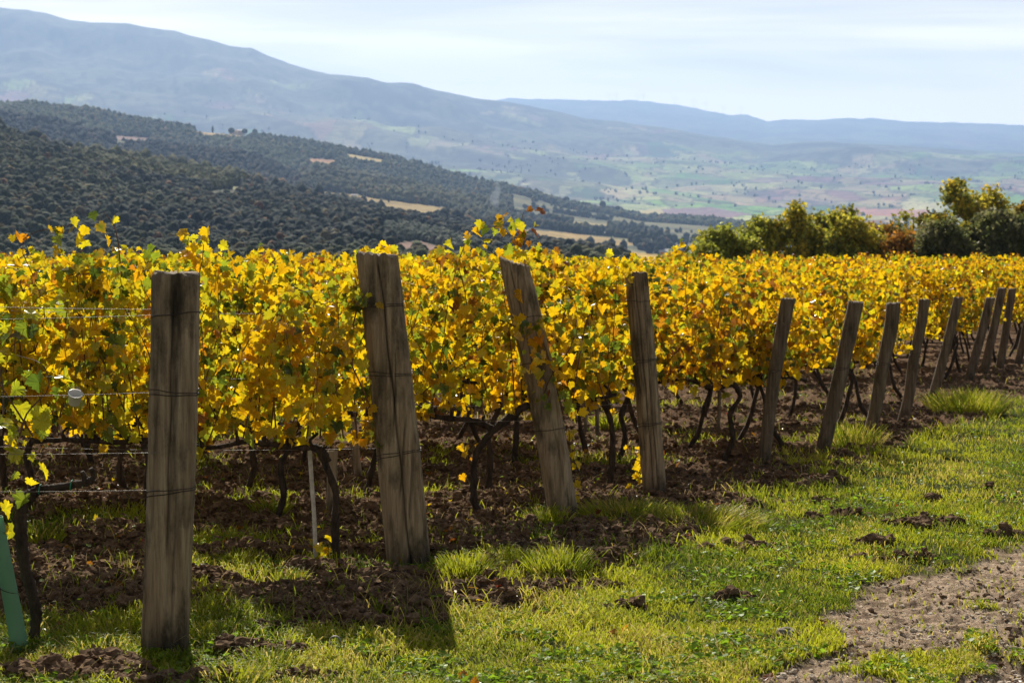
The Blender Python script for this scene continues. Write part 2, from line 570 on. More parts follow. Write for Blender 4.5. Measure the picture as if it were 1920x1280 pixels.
POSTS = [  # base px, base py, top px, top py, bottom width, top width (px)
    (309, 1208, 331, 515, 87, 88), (767, 1058, 707, 478, 84, 76), (1058, 975, 964, 493, 56, 58), (1228, 926, 1192, 512, 44, 43),
    (1432, 870, 1478, 561, 22, 27), (1541, 850, 1605, 567, 28, 29), (1623, 826, 1674, 569, 23, 27), (1692, 790, 1732, 562, 21, 20),
    (1746, 757, 1797, 558, 20, 17), (1815, 716, 1857, 559, 17, 17), (1841, 713, 1879, 541, 16, 16), (1871, 706, 1898, 542, 15, 15),
    (1905, 697, 1926, 600, 14, 14)]
PY = [gp(p[0], p[1])[1] for p in POSTS]
PY[10] = 31.2; PY[11] = 32.8; PY[12] = 34.8
PX = []
for k, p in enumerate(POSTS):
    s_, _ = st(p[0], p[1]); PX.append(float(s_) * PY[k])
ROWS = [(PY[k], PX[k]) for k in range(13)]
yy = 36.9
while yy < 73:
    ROWS.append((yy, 0.285 * yy)); yy += 2.1

def masks(x, y):
    w = fbm(x * 1.7, y * 1.1, 41, 4)
    wf = fbm(x * 7, y * 5, 45, 3)
    yb = np.interp(x, *SB); yp = np.interp(x, *PB, left=-1e3)
    soil = sstep(-0.28, 0.22, (y - yb) + w * 0.75 + wf * 0.30)
    # grass in strips under the rows and in patches between
    strip = np.zeros_like(x)
    for ry, rx in ROWS[:9]:
        strip = np.maximum(strip, np.exp(-((y - ry + 0.05) / 0.34) ** 2) * (x < rx + .8))
    patch = fbm(x * 1.1 + 7, y * 0.8, 57, 3)
    keep = sstep(0.05, 0.42, strip * 0.36 + patch * 0.85 + wf * 0.8 - 0.27 - 0.12*sstep(15,20,y))
    soil = soil * (1 - keep * 0.80)
    # bare patches inside the grass verge
    for (bx, by, rx_, ry_) in BARE:
        d = np.hypot((x - bx) / rx_, (y - by) / ry_) + w * 0.5 + wf * 0.35
        soil = np.maximum(soil, .85 * (1 - sstep(0.45, 1.0, d)))
    # tall brown weedy line running from the posts to the track
    path = 1 - sstep(-0.22, 0.25, (y - yp) + w * 0.55 + wf * 0.28)
    isl = fbm(x * 2.2 - 3, y * 1.6, 71, 3)
    path = path * (1 - 0.8 * sstep(0.22, 0.42, isl + 0.22 * sstep(-0.5, 0.0, y - yp) - .10))
    return soil, path

def gpt(px, py): return gp(px, py)
BARE = []
for (a, b, r1, r2) in [(150, 1250, .42, .30), (480, 1215, .38, .16), (330, 1270, .45, .14), (560, 1255, .2, .1), (910, 1130, .26, .18), (1030, 1110, .2, .2), (1120, 1100, .3, .18), (1180, 1138, .12, .08),
                       (1520, 905, .42, .30), (1480, 940, .5, .12), (1580, 968, .45, .12), (1730, 983, .32, .14), (1400, 1020, .25, .18), (1750, 930, .12, .09),
                       (1640, 1022, .14, .1), (1320, 1030, .16, .12), (1850, 918, .12, .08), (1900, 1010, .4, .1), (1700, 1045, .5, .1), (1370, 1118, .12, .06), (790, 1100, .35, .25), (1310, 940, .3, .25)]:
    bx, by = gp(a, b); BARE.append((bx, by, r1, r2))

def near_disp(x, y, soil, path):
    f1, f2, cid, _ = worley(x * 6.5 + 0.4 * fbm(x * 9, y * 9, 5, 2), y * 6.5, 3)
    c1 = np.clip(1 - f1 * 1.25, 0, 1) ** 0.7 * cid
    g1, g2, cid2, _ = worley(x * 17, y * 17, 4)
    c2 = np.clip(1 - g1 * 1.3, 0, 1) ** 0.7 * cid2
    k1, _, cid3, _ = worley(x * 42, y * 42, 6)
    c3 = np.clip(1 - k1 * 1.3, 0, 1) * cid3
    big = fbm(x * 1.3, y * 1.3, 90, 3)
    und = fbm(x * 0.45, y * 0.45, 91, 3)
    fine = fbm(x * 23, y * 23, 93, 3)
    r1 = fbm(x * 5 + 3, y * 5, 94, 5, .62); r2 = np.abs(fbm(x * 11, y * 11, 95, 4, .6))
    d = soil * (0.055 * c1 * cid + 0.030 * c2 + 0.014 * c3 + 0.035 * big + 0.055 * r1 + 0.05 * r2)
    d = d + (1 - soil) * (0.02 * big + 0.007 * fine) + path * (0.014 * c2 * cid2 + 0.008 * c3 + 0.006 * fine)
    rut = np.exp(-(((x - .42 * (y - 8)) - 1.95 + .1 * big) / .13) ** 2) + np.exp(-(((x - .42 * (y - 8)) - 2.6 + .1 * big) / .13) ** 2)
    d = d - path * .035 * rut + path * .030 * fbm(x * 4, y * 8, 97, 5, .65)
    for q in range(13): d = d - .022 * np.exp(-((x - PX[q]) ** 2 + ((y - PY[q]) + .1) ** 2) / .06)
    return d + 0.05 * und - 0.02 - 0.03 * path

def near_ground_z(x, y):
    """smooth ground height without the fine relief, for setting things down"""
    x = np.asarray(x, float); y = np.asarray(y, float)
    soil, path = masks(x, y)
    f = 1 - sstep(30, 60, y)
    return plane_z(y) + f * near_disp(x, y, soil, path)

def gz(x, y):
    return float(near_ground_z(np.array([x]), np.array([y]))[0])

def grid_mesh(s, yv):
    S, Y = np.meshgrid(s, yv)
    X = S * Y
    n = len(s)
    i = np.arange(len(yv) - 1)[:, None] * n; j = np.arange(n - 1)[None]
    q = np.stack([i + j, i + j + 1, i + n + j + 1, i + n + j], -1).reshape(-1, 4)
    return X.ravel(), Y.ravel(), q

s_in = np.linspace(-0.29, 0.29, 760)
s_out = np.linspace(0.30, 0.62, 40)
s_all = np.concatenate([-s_out[::-1], s_in, s_out])
yv = np.concatenate([np.linspace(1.0, 7.4, 24), np.exp(np.arange(math.log(7.5), math.log(20), 0.0024)),
                     np.exp(np.arange(math.log(20), math.log(75), 0.006)), [75.0]])
X, Y, Q = grid_mesh(s_all, yv)
soil, path = masks(X, Y)
Z = plane_z(Y) + (1 - sstep(30, 60, Y)) * near_disp(X, Y, soil, path)
Z = Z + (Y > 74.99) * 0.0
me = mesh_np("ground", np.stack([X, Y, Z], 1), [Q], M_GROUND, smooth=True, attrs={"soil": soil, "path": path})
o = link("ground", me); tag(o, kind="structure")

gx, gy = np.meshgrid(np.linspace(-420, 420, 141), np.linspace(-420, 74, 83))
gzv = np.where(gy < 0, -1.78, plane_z(gy)) - 0.28 + 0.05 * fbm(gx / 6, gy / 6, 3, 3)
i_ = np.arange(82)[:, None] * 141; j_ = np.arange(140)[None]
q_ = np.stack([i_ + j_, i_ + j_ + 1, i_ + 141 + j_ + 1, i_ + 141 + j_], -1).reshape(-1, 4)
me = mesh_np("meadow", np.stack([gx.ravel(), gy.ravel(), gzv.ravel()], 1), [q_], M_GROUND, smooth=True, attrs={"soil": np.full(gx.size, .5), "path": np.zeros(gx.size)})
o = link("meadow", me); tag(o, kind="structure")

# ---- far land: colours of fields and woods belong to the land itself
def inpoly(px, py, poly):
    r = np.zeros(px.shape, bool)
    n = len(poly)
    for i in range(n):
        x0, y0 = poly[i]; x1, y1 = poly[(i + 1) % n]
        if y0 == y1: continue
        c = ((y0 > py) != (y1 > py)) & (px < (x1 - x0) * (py - y0) / (y1 - y0) + x0)
        r ^= c
    return r

FIELDS = [  # polygon seen from the viewpoint, distance range, colour, wooded?
    ([(560, 355), (660, 364), (705, 373), (840, 390), (850, 404), (790, 406), (700, 386), (590, 368)], 1850, 2600, (.27, .185, .05)),
    ([(362, 243), (475, 248), (462, 258), (378, 254)], 3200, 4100, (.36, .24, .08)),
    ([(572, 297), (632, 300), (626, 309), (590, 307)], 2950, 3650, (.34, .17, .07)),
    ([(650, 287), (726, 297), (716, 305), (655, 299)], 2950, 3650, (.34, .25, .08)),
    ([(210, 254), (285, 258), (272, 269), (222, 266)], 2950, 3650, (.20, .12, .09)),
    ([(732, 455), (790, 452), (868, 478), (880, 500), (745, 500)], 560, 1500, (.17, .095, .07)),
    ([(395, 350), (452, 349), (452, 364), (390, 366)], 1300, 2300, (.19, .19, .09)),
    ([(975, 430), (1060, 436), (1140, 446), (1200, 458), (1160, 462), (1060, 449), (985, 438)], 1500, 3400, (.30, .20, .055)),
    ([(1165, 470), (1300, 484), (1300, 500), (1200, 500)], 1400, 3400, (.42, .27, .04)),
    ([(1070, 415), (1145, 420), (1140, 426), (1075, 423)], 2600, 3900, (.26, .20, .07)),
    ([(1225, 462), (1330, 462), (1330, 472), (1290, 470)], 1500, 3600, (.24, .19, .07)),
    ([(1240, 392), (1330, 388), (1412, 402), (1330, 413), (1250, 409)], 4300, 7500, (.20, .12, .13)),
    ([(1560, 390), (1745, 394), (1735, 407), (1580, 403)], 4300, 7500, (.38, .16, .11)),
    ([(1160, 398), (1240, 392), (1250, 409), (1190, 404)], 4300, 7500, (.42, .33, .13)),
]
OLIVE = [(690, 430), (780, 428), (900, 462), (940, 484), (880, 482), (790, 452), (730, 455)]
PALEWOOD = [(100, 272), (240, 292), (430, 330), (460, 350), (430, 362), (300, 345), (160, 320)]

def land_colour(x, y, z):
    px, py = project(x, y, z)
    wx = fbm(x / 400, y / 400, 61, 3) * 120; wy = fbm(x / 400 + 9, y / 400, 62, 3) * 200
    sc = np.interp(y, [1000, 3500, 8000, 14000, 26000], [130, 190, 260, 300, 500])
    f1, f2, cid, cid2 = worley((x + wx) / sc, (y + wy) / (sc * 1.9), 77)
    pal = np.array([(.20, .30, .07), (.34, .36, .13), (.16, .23, .07), (.30, .22, .12), (.24, .17, .13), (.27, .34, .09), (.12, .16, .06), (.38, .36, .16)])
    h1, h2_, hid, _ = worley((x + wx * .6) / (sc * .38), (y + wy * .6) / (sc * 1.0), 177)
    c = pal[(cid * 7.99).astype(int)] * .6 + pal[(hid * 7.99).astype(int)] * .4
    c = np.clip(c + (c - np.array((.25, .25, .10))) * .9, .02, .7)
    hedge = ((h2_ - h1) < .07) & (vnoise(x / 300, y / 300, 12) > .35)
    c = np.where(hedge[:, None], c * .45, c)
    c = c * (.8 + .4 * vnoise(x / 40, y / 300, 7))[:, None]
    woodp = fbm(x / 900, y / 1500, 83, 4)
    hgt = sstep(9500, 12500, y) * 0.45 - sstep(9000, 5000, y) * 0.0
    left = sstep(1500, 800, px) * 0.42
    wood = sstep(-0.02, 0.10, woodp + hgt + left - 0.06 + (cid2 - .5) * 0.75 + .5 * fbm(x / 180, y / 300, 191, 4) - .26 * sstep(1000, 1300, px))
    wood = np.where((y > 4300) & (y < 7600) & (px > 1050), wood * 0.15, wood)
    lowf = sstep(4500, 6500, y) * (1 - sstep(8500, 10500, y)) * sstep(700, 1000, px)
    wood = wood * (1 - 0.25 * lowf)
    wood = np.where(y > 16000, np.maximum(wood, 0.65), wood)
    mott = np.clip(.45 + 1.5 * fbm(x / 420, y / 700, 15, 6, .62) + .8 * fbm(x / 60, y / 120, 16, 3), 0, 1)[:, None]
    wcol = np.array((.014, .022, .012)) * (1 - mott) + np.array((.17, .185, .095)) * mott
    c = c * (1 - wood[:, None]) + wcol * wood[:, None]
    edge = (f2 - f1) < 0.06
    c = np.where((edge & (y < 12000))[:, None], c * 0.4, c)
    near = (y < 4200)
    c = c * np.interp(y, [4000, 6500, 9000, 14000], [.95, .85, .6, .55])[:, None]
    c = np.where(near[:, None], np.array((.05, .055, .025)) * (0.7 + 0.8 * vnoise(x / 25, y / 40, 6))[:, None], c)
    flats = (y > 1500) & (y < 3500) & (px > 950)
    band = fbm(x / 220, y / 70, 99, 3)
    c = np.where((flats & (band > 0.0))[:, None], np.array((.13, .12, .045)), c)
    isfield = np.zeros(x.shape, bool)
    for poly, d0, d1, fc in FIELDS:
        m = inpoly(px, py, poly) & (y > d0) & (y < d1)
        st_ = 0.88 + 0.24 * (vnoise(x / 5, y / 60, 8))
        c = np.where(m[:, None], np.array(fc) * st_[:, None], c)
        isfield |= m
    m = inpoly(px, py, OLIVE) & (y < 1600)
    c = np.where(m[:, None], np.array((.13, .14, .085)), c)
    isfield |= m
    return c, wood, isfield, flats & (band > 0.0), px, py

yv2 = np.concatenate([[75.0], np.exp(np.arange(math.log(76.5), math.log(28500), 0.0072)), [28500.0]])
X, Y, Q = grid_mesh(s_all, yv2)
Z = terrain_z(X, Y)
lc, *_ = land_colour(X, Y, Z)
ZMIN = float(Z.min()); ZMAX = float(Z.max())
me = mesh_np("hills", np.stack([X, Y, Z], 1), [Q], M_HILLS, col=lc, smooth=True)
o = link("hills", me); tag(o, kind="structure")

# ------------------------------------------------------------------ haze
m, n, l, out = mat_new("haze_air")
pv = n.new("ShaderNodeVolumePrincipled")
pv.inputs['Color'].default_value = (0.41, 0.61, 1.0, 1)
pv.inputs['Density'].default_value = 0.68e-4
pv.inputs['Anisotropy'].default_value = 0.25
l.new(pv.outputs[0], out.inputs['Volume'])
v, f = box(-18500, 18500, -600, 29000, ZMIN - 1.0, max(ZMAX, 1000) + 90)
o = link("haze", mesh_np("haze", v, f, m)); tag(o, kind="stuff")

# ------------------------------------------------------------------ woods on the hills
def crowns(name, pts, rad, hgt, colr, sub, label_kind="stuff", seed=1, squash=0.9):
    g = rng(seed)
    bv, bf = ico(sub)
    nv = 8
    var = []
    for k in range(nv):
        d = rng(k + 50).normal(size=(9, 3)); d /= np.linalg.norm(d, axis=1)[:, None]
        nrm = 0.86 + 0.34 * np.clip(np.max(bv @ d.T, axis=1) - 0.62, 0, 1) / 0.38 + 0.2 * (g.random(len(bv)) - .5)
        var.append(bv * nrm[:, None])
    var = np.array(var)
    N = len(pts)
    vi = g.integers(0, nv, N)
    a = g.random(N) * 6.283
    V = var[vi]
    ca, sa = np.cos(a)[:, None], np.sin(a)[:, None]
    Vx = V[..., 0] * ca - V[..., 1] * sa; Vy = V[..., 0] * sa + V[..., 1] * ca
    V = np.stack([Vx * rad[:, None], Vy * rad[:, None], V[..., 2] * hgt[:, None]], -1) + pts[:, None]
    Fc = (bf[None] + (np.arange(N) * len(bv))[:, None, None]).reshape(-1, 3)
    C = np.repeat(colr, len(bv), axis=0) * (0.85 + 0.3 * g.random((N * len(bv), 1)))
    me = mesh_np(name, V.reshape(-1, 3), [Fc], M_CROWN, col=C, smooth=True)
    o = link(name, me); tag(o, kind=label_kind)
    return o

def visible_horizon(px, py, y, x, z):
    return True

def scatter_wood(name, n, y0, y1, r0, r1, seed, test, sub, pxlim=(-250, 2100)):
    g = rng(seed)
    y = np.sqrt(g.random(n) * (y1 ** 2 - y0 ** 2) + y0 ** 2)
    sa, _ = st(pxlim[0], 400); sb, _ = st(pxlim[1], 400)
    x = (sa + (sb - sa) * g.random(n)) * y
    z = terrain_z(x, y)
    c, wood, isf, gold, px, py = land_colour(x, y, z)
    _, pyt = project(x, y, z + 1.5 * r0 + 2.5)
    for poly, d0, d1, fc in FIELDS:
        if d1 < 4200 and d0 > 1200: isf |= (inpoly(px, pyt, poly) | inpoly(px, (py + pyt) / 2, poly)) & (y > d0 - 900) & (y < d1)
    k = test(x, y, z, px, py, wood, isf, gold, g)
    x, y, z, px, py = x[k], y[k], z[k], px[k], py[k]
    N = len(x)
    r = r0 + (r1 - r0) * 1.25 * g.random(N) ** 2.2
    tone = 1.5 * fbm(x / 150, y / 260, 19, 4)[:, None] + 0.3 * (g.random((N, 1)) - .5)
    dark = np.array((.008, .018, .007)); mid = np.array((.030, .041, .009)); warm = np.array((.10, .075, .016)); rust = np.array((.14, .065, .016))
    fold = fbm((x + .5 * y) / 210, y / 420, 333, 3)[:, None]  # crown colour painted darker and lighter to imitate shaded folds of the slope
    c = dark + (mid - dark) * np.clip(tone * 1.0 + 2.2 * fold + 0.5, 0, 1.9)
    w = g.random((N, 1))
    c = np.where(w < 0.09, warm * (0.6 + 0.6 * g.random((N, 1))), c)
    c = np.where((w > 0.985), rust, c)
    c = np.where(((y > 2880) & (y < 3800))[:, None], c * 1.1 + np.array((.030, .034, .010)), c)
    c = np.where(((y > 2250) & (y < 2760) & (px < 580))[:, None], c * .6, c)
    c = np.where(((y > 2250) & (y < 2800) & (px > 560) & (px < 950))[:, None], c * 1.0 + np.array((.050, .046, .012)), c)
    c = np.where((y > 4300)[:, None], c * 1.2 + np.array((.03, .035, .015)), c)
    pale = inpoly(px, py, PALEWOOD) & (y < 1900)
    c = np.where(pale[:, None], c * 0.5 + np.array((.075, .075, .014)), c)
    ol = inpoly(px, py, OLIVE) & (y < 1600)
    c = np.where(ol[:, None], np.array((.10, .115, .075)), c)
    r = np.where(ol, 1.6, r)
    h = r * (1.0 + 0.7 * g.random(N))
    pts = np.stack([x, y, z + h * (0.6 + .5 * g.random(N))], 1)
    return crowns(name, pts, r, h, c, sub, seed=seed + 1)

def test_a(x, y, z, px, py, wood, isf, gold, g):
    ol = inpoly(px, py, OLIVE)
    rowpat = (np.abs(((x + y * 0.3) / 6.0) % 1 - .5) < 0.16)
    D = np.interp(x / y, G[3][0], G[3][1])
    return (y < D + 60) & (~isf | (ol & rowpat)) & (py < 520) & (px < 1250 + 160 * fbm(x / 60, y / 60, 7, 2))
def test_b(x, y, z, px, py, wood, isf, gold, g):
    D = np.interp(x / y, G[3][0], G[3][1])
    flat = (px > 960) & (y < 3500)
    band = fbm(x / 260, y / 60, 131, 3)
    thin = np.where(flat, (band > 0.02) & ~gold, True)
    return (y > D + 60) & ~isf & thin
def test_c(x, y, z, px, py, wood, isf, gold, g):
    wx = fbm(x / 400, y / 400, 61, 3) * 120; wy = fbm(x / 400 + 9, y / 400, 62, 3) * 200
    sc = np.interp(y, [1000, 3500, 8000, 14000, 26000], [130, 190, 260, 300, 500])
    f1, f2, cid, cid2 = worley((x + wx) / sc, (y + wy) / (sc * 1.9), 77)
    return (((f2 - f1) < 0.035) & (vnoise(x / 220, y / 300, 3) > 0.48) | (fbm(x / 160, y / 260, 171, 3) > .38) & (g.random(len(x)) < 0.35)) & (px > 300 + 300 * g.random(len(px))) & ~isf
scatter_wood("near_wood", 95000, 540, 1600, 1.0, 2.3, 11, test_a, 2, (-120, 1500))
scatter_wood("ridge_wood", 95000, 1250, 3950, 2.0, 4.2, 12, test_b, 1, (-150, 1700))
scatter_wood("valley_hedges", 13000, 4300, 11500, 3.0, 6, 13, test_c, 1, (300, 2050))

#PART2
# ------------------------------------------------------------------ end posts
def px_local(px, py, D, base):
    """point seen at a pixel at forward distance D, relative to base"""
    s, t = st(px, py)
    return np.array([s * D - base[0], 0.0, t * D - base[2]])

POST_LABELS = [
    "tall thick grey wooden post with a long dark streak, nearest to the viewer",
    "broad leaning grey post split by long diagonal cracks, with leaves over its top",
    "wooden post leaning left with a slanted cut top, yellow leaves across its upper half",
    "round ribbed wooden post with a flat top, right of the slanted-top post",
    "thin dark post leaning right, its top half hidden among vine leaves",
    "thin grey post leaning right with clean flat top, second beyond the ribbed one",
    "crooked dark post with a bend in the middle and a pale flat top",
    "narrow weathered post leaning right with a ragged top at the leaves",
    "straight dark narrow post leaning right, just left of the big grass tuft",
    "short slim post leaning right, first of the close group of three at far right",
    "tallest slim post in the close group of three at far right",
    "slim post on the right side of the close group of three",
    "far slim post cut off by the right edge of the photograph",
]
def make_post(k):
    bx, by, tx, ty, wb, wt = POSTS[k]
    D = PY[k]
    near = k < 4
    ns, nr = (112, 130) if near else (36, 44)
    base = np.array([PX[k], D, plane_z(D) + (0.0 if k > 8 else gz(PX[k], D) - plane_z(D)) * 0.5])
    b = px_local(bx, by, D, base); t = px_local(tx, ty, D, base)
    ax = (t - b)
    g = rng(300 + k)
    zz = np.concatenate([[-0.28], np.linspace(-0.05, 1.0, nr)])
    ctr = b[None] + zz[:, None] * ax[None]
    bend = {2: 0.022, 4: -0.02, 6: 0.035, 7: 0.018}.get(k, 0.006)
    L = np.linalg.norm(ax)
    ctr[:, 0] += bend * np.sin(np.clip(zz, 0, 1) * np.pi) + (0.012 * np.sin(zz * 9) if k in (6, 7) else 0)
    rb, rt = wb / F * D / 2, wt / F * D / 2
    R_ = rb + (rt - rb) * np.clip(zz, 0, 1)
    a = np.linspace(0, 2 * np.pi, ns, endpoint=False)
    ex = {0: 3.6, 1: 3.2, 2: 2.4}.get(k, 2.1)
    dep = {0: 0.62, 1: 0.72, 2: 0.9}.get(k, 1.0)
    ca, sa = np.cos(a), np.sin(a)
    se = (np.abs(ca) ** ex + np.abs(sa) ** ex) ** (-1 / ex)
    A2, Z2 = np.meshgrid(a, zz)
    r = se[None] * np.ones_like(Z2)
    # periodic relief, stretched along the grain
    u1, v1 = np.cos(A2) * 2.2, np.sin(A2) * 2.2
    rel = fbm(u1 * 3.0 + 10, v1 * 3.0 + Z2 * 3.0, 400 + k, 4) * 0.05 + fbm(u1 * 2 + Z2 * 9, v1 * 2 - Z2 * 7, 480 + k, 4) * 0.035
    ribs = {3: 0.035}.get(k, 0.012) * (fbm(u1 * 9, v1 * 9 + Z2 * 0.8, 420 + k, 3))
    r = r * (1 + rel + ribs) * (1 + 0.03 * fbm(Z2 * 4, Z2 * 0 + k, 440 + k, 3))
    col = np.ones((len(zz), ns, 3))
    # the camera side of the post is at angle -pi/2
    if near:
        cr = {0: [(-1.62, 0.25, 0.95, 0.05, .10, 1.0), (-1.25, .05, .5, .03, .05, .6), (-2.15, .3, .8, -.05, .04, .5)],
              1: [(-1.5, -0.1, 1.0, 0.05, .16, 1.0), (-1.05, .42, .72, -.65, .10, .8), (-0.95, .22, .5, -.75, .11, .8), (-.85, .12, .40, -.5, .09, .8)],
              2: [(-1.9, .55, 1.0, .1, .08, .7), (-1.3, .1, .6, .1, .05, .5), (-1.1, .6, 1., -.1, .05, .5)],
              3: [(-1.75, .0, 1.0, .03, .09, .9), (-1.35, .05, .55, .06, .13, 1.), (-1.2, .3, 1., 0, .06, .7), (-2.0, .5, 1., 0, .06, .7), (-1.05, .1, 1., 0.03, .06, .7), (-2.3, .1, .9, 0, .05, .6)]}[k]
        for (a0, z0, z1, drift, dp, st_) in cr:
            zc = np.clip((Z2 - z0) / (z1 - z0), 0, 1)
            ac = a0 - drift * (1 - zc) * -1 + 0.03 * np.sin(Z2 * 23 + k) + 0.02 * fbm(Z2 * 14, Z2 * 0, 77 + k, 2)
            d = np.angle(np.exp(1j * (A2 - ac)))
            win = sstep(z0 - .02, z0 + .06, Z2) * (1 - sstep(z1 - .06, z1 + .02, Z2))
            r = r * (1 - dp * 1.1 * win * np.exp(-(d / 0.040) ** 2))
            col *= (1 - .78 * st_ * win * np.exp(-(d / 0.045) ** 2))[..., None]
        if k == 0:
            ac = -1.50 + 0.10 * np.sin(Z2 * 3.0) + 0.05 * fbm(Z2 * 9, Z2 * 0, 5, 3)
            d = np.abs(np.angle(np.exp(1j * (A2 - ac))))
            wid = 0.16 + 0.14 * sstep(.6, .98, Z2) + 0.05 * fbm(u1 * 5, Z2 * 12, 9, 3)
            stn = (1 - sstep(wid * .45, wid * 1.15, d)) * np.clip(0.75 + .6 * fbm(u1 * 7 + v1, Z2 * 14, 10, 3), 0, 1) * (sstep(.42, .55, Z2) * .8 + .25)
            col *= (1 - 0.72 * stn)[..., None]
            # sawn-off knot scar with its dark foot
            scar = ((A2 + 1.52) / 0.23) ** 2 + ((Z2 - .20) / .052) ** 2 < 1 + .25 * fbm(u1 * 6, Z2 * 20, 3, 2)
            r = r * (1 + 0.05 * scar)
            col = np.where(scar[..., None], col * np.array([1.45, 1.2, .72]), col)
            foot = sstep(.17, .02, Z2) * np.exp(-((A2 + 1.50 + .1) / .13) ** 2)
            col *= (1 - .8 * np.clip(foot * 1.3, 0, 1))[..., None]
        for q_ in range(5):
            ka, kz, ks = -2.3 + 1.6 * g.random(), .1 + .8 * g.random(), .05 + .05 * g.random()
            kd = np.sqrt(((A2 - ka) / (ks * 1.6)) ** 2 + ((Z2 - kz) / (ks * .22)) ** 2)
            r = r * (1 + .045 * np.exp(-kd ** 2) - .05 * np.exp(-(kd / .35) ** 2))
            col *= (1 - .6 * np.exp(-(kd / .5) ** 2) - .25 * np.exp(-((kd - 1.2) / .3) ** 2))[..., None]
        chip = sstep(.35, .75, fbm(u1 * 3 + 5, v1 * 3 + Z2 * 5, 610 + k, 3) + .25 * sstep(.9, 1, Z2))
        r = r * (1 - .07 * chip)
        foot_dark = sstep(.12, -.02, Z2) * .5  # wood colour gets darker towards the foot
        col *= (1 - foot_dark)[..., None] * np.array([1.0, 1.0, .95])
    P = np.zeros((len(zz), ns, 3))
    P[..., 0] = ctr[:, None, 0] + R_[:, None] * r * ca[None] 
    P[..., 1] = ctr[:, None, 1] + R_[:, None] * r * sa[None] * dep
    P[..., 2] = ctr[:, None, 2] - 0.0
    # slanted / ragged top
    tilt = {0: 0.01, 1: 0.03, 2: 0.10, 3: 0.02}.get(k, 0.06 * (g.random() - .5))
    endw = sstep(.90, 1.0, zz)[:, None]
    P[..., 2] += endw * (tilt * r * ca[None] * -1 * R_[:, None] * 3 + 0.020 * fbm(u1 * 3, v1 * 3, 55 + k, 4))
    V = P.reshape(-1, 3)
    i = np.arange(len(zz) - 1)[:, None] * ns; j = np.arange(ns)[None]
    q = np.stack([i + j, i + (j + 1) % ns, i + ns + (j + 1) % ns, i + ns + j], -1).reshape(-1, 4)
    # top: two inner rings and a centre, slightly eroded
    e = (len(zz) - 1) * ns
    c0 = P[-1].mean(0)
    rings = [V]; fs4 = [q]; prev = e; cnt = len(V)
    colr = [col.reshape(-1, 3)]
    for q_, dz in ((0.94, 0.006), (0.55, 0.004 if k else 0.006)):
        ring = c0 + (P[-1] - c0) * q_ + np.array([0, 0, 1]) * (dz + 0.006 * fbm(u1[-1] * q_ * 3, v1[-1] * q_ * 3, 66 + k, 2))[:, None]
        rings.append(ring); colr.append(np.ones((ns, 3)) * .9)
        jj = np.arange(ns)
        fs4.append(np.stack([prev + jj, prev + (jj + 1) % ns, cnt + (jj + 1) % ns, cnt + jj], -1))
        prev = cnt; cnt += ns
    rings.append((c0 + [0, 0, 0.004])[None]); colr.append(np.ones((1, 3)) * .6)
    jj = np.arange(ns)
    tri = np.stack([prev + jj, prev + (jj + 1) % ns, np.full(ns, cnt)], -1)
    V = np.concatenate(rings)
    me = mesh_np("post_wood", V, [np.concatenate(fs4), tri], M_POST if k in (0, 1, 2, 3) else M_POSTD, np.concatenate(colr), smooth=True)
    root = empty("vineyard_post", tuple(base), POST_LABELS[k], "post", "wooden end posts along the edge of the vineyard")
    link("shaft", me, root)
    # wires wound round the post
    hts = {0: (.415, .685, .895), 1: (.36, .62, .84), 2: (.36, .62, .80), 3: (.32, .60, .88)}.get(k, (.55,) if k < 9 else ())
    for h in hts:
        iz = np.argmin(np.abs(zz - h))
        lp = np.linspace(0, 2 * np.pi, 49)
        rr = R_[iz] * np.interp(lp, np.append(a, 2 * np.pi), np.append(r[iz], r[iz][0])) + 0.0035
        sl = 0.012 * (g.random() * 2 - 1) + (0.02 if h < .5 else 0.008)
        pts = np.stack([ctr[iz, 0] + rr * np.cos(lp), ctr[iz, 1] + rr * np.sin(lp) * dep, ctr[iz, 2] + sl * np.cos(lp + .4) + 0.002 * np.sin(lp * 5)], 1)
        v, f = tube(pts, 0.0024, 5, cap=False)
        mb = MB(); mb.add(v, f)
        if g.random() < .6:
            pts2 = pts + [0, 0, 0.016]; pts2[:, 2] += 0.006 * np.sin(lp * 2)
            v, f = tube(pts2, 0.0022, 5, cap=False); mb.add(v, f)
        link("wire_wrap", mb.mesh("wire_wrap", M_TIEW, True), root)
    return root
for k in range(13): make_post(k)

# ------------------------------------------------------------------ grape leaves
LEAF_HI = np.array([(0, 0), (.14, -.15), (.30, -.18), (.36, -.05), (.52, -.02), (.46, .12), (.40, .20), (.58, .30), (.56, .44), (.44, .46), (.38, .60), (.26, .58), (.26, .74), (.14, .80), (.10, .92), (0, 1.04)])
LEAF_HI = np.concatenate([LEAF_HI, LEAF_HI[-2:0:-1] * [-1, 1]])
LEAF_LO = np.array([(0, 0), (.45, -.05), (.48, .45), (0, 1.0), (-.48, .45), (-.45, -.05)])
PAL = np.array([(.80, .57, .008), (.80, .45, .006), (.64, .56, .015), (.32, .38, .022), (.10, .15, .015), (.62, .27, .010), (.26, .11, .015), (.28, .04, .015)])

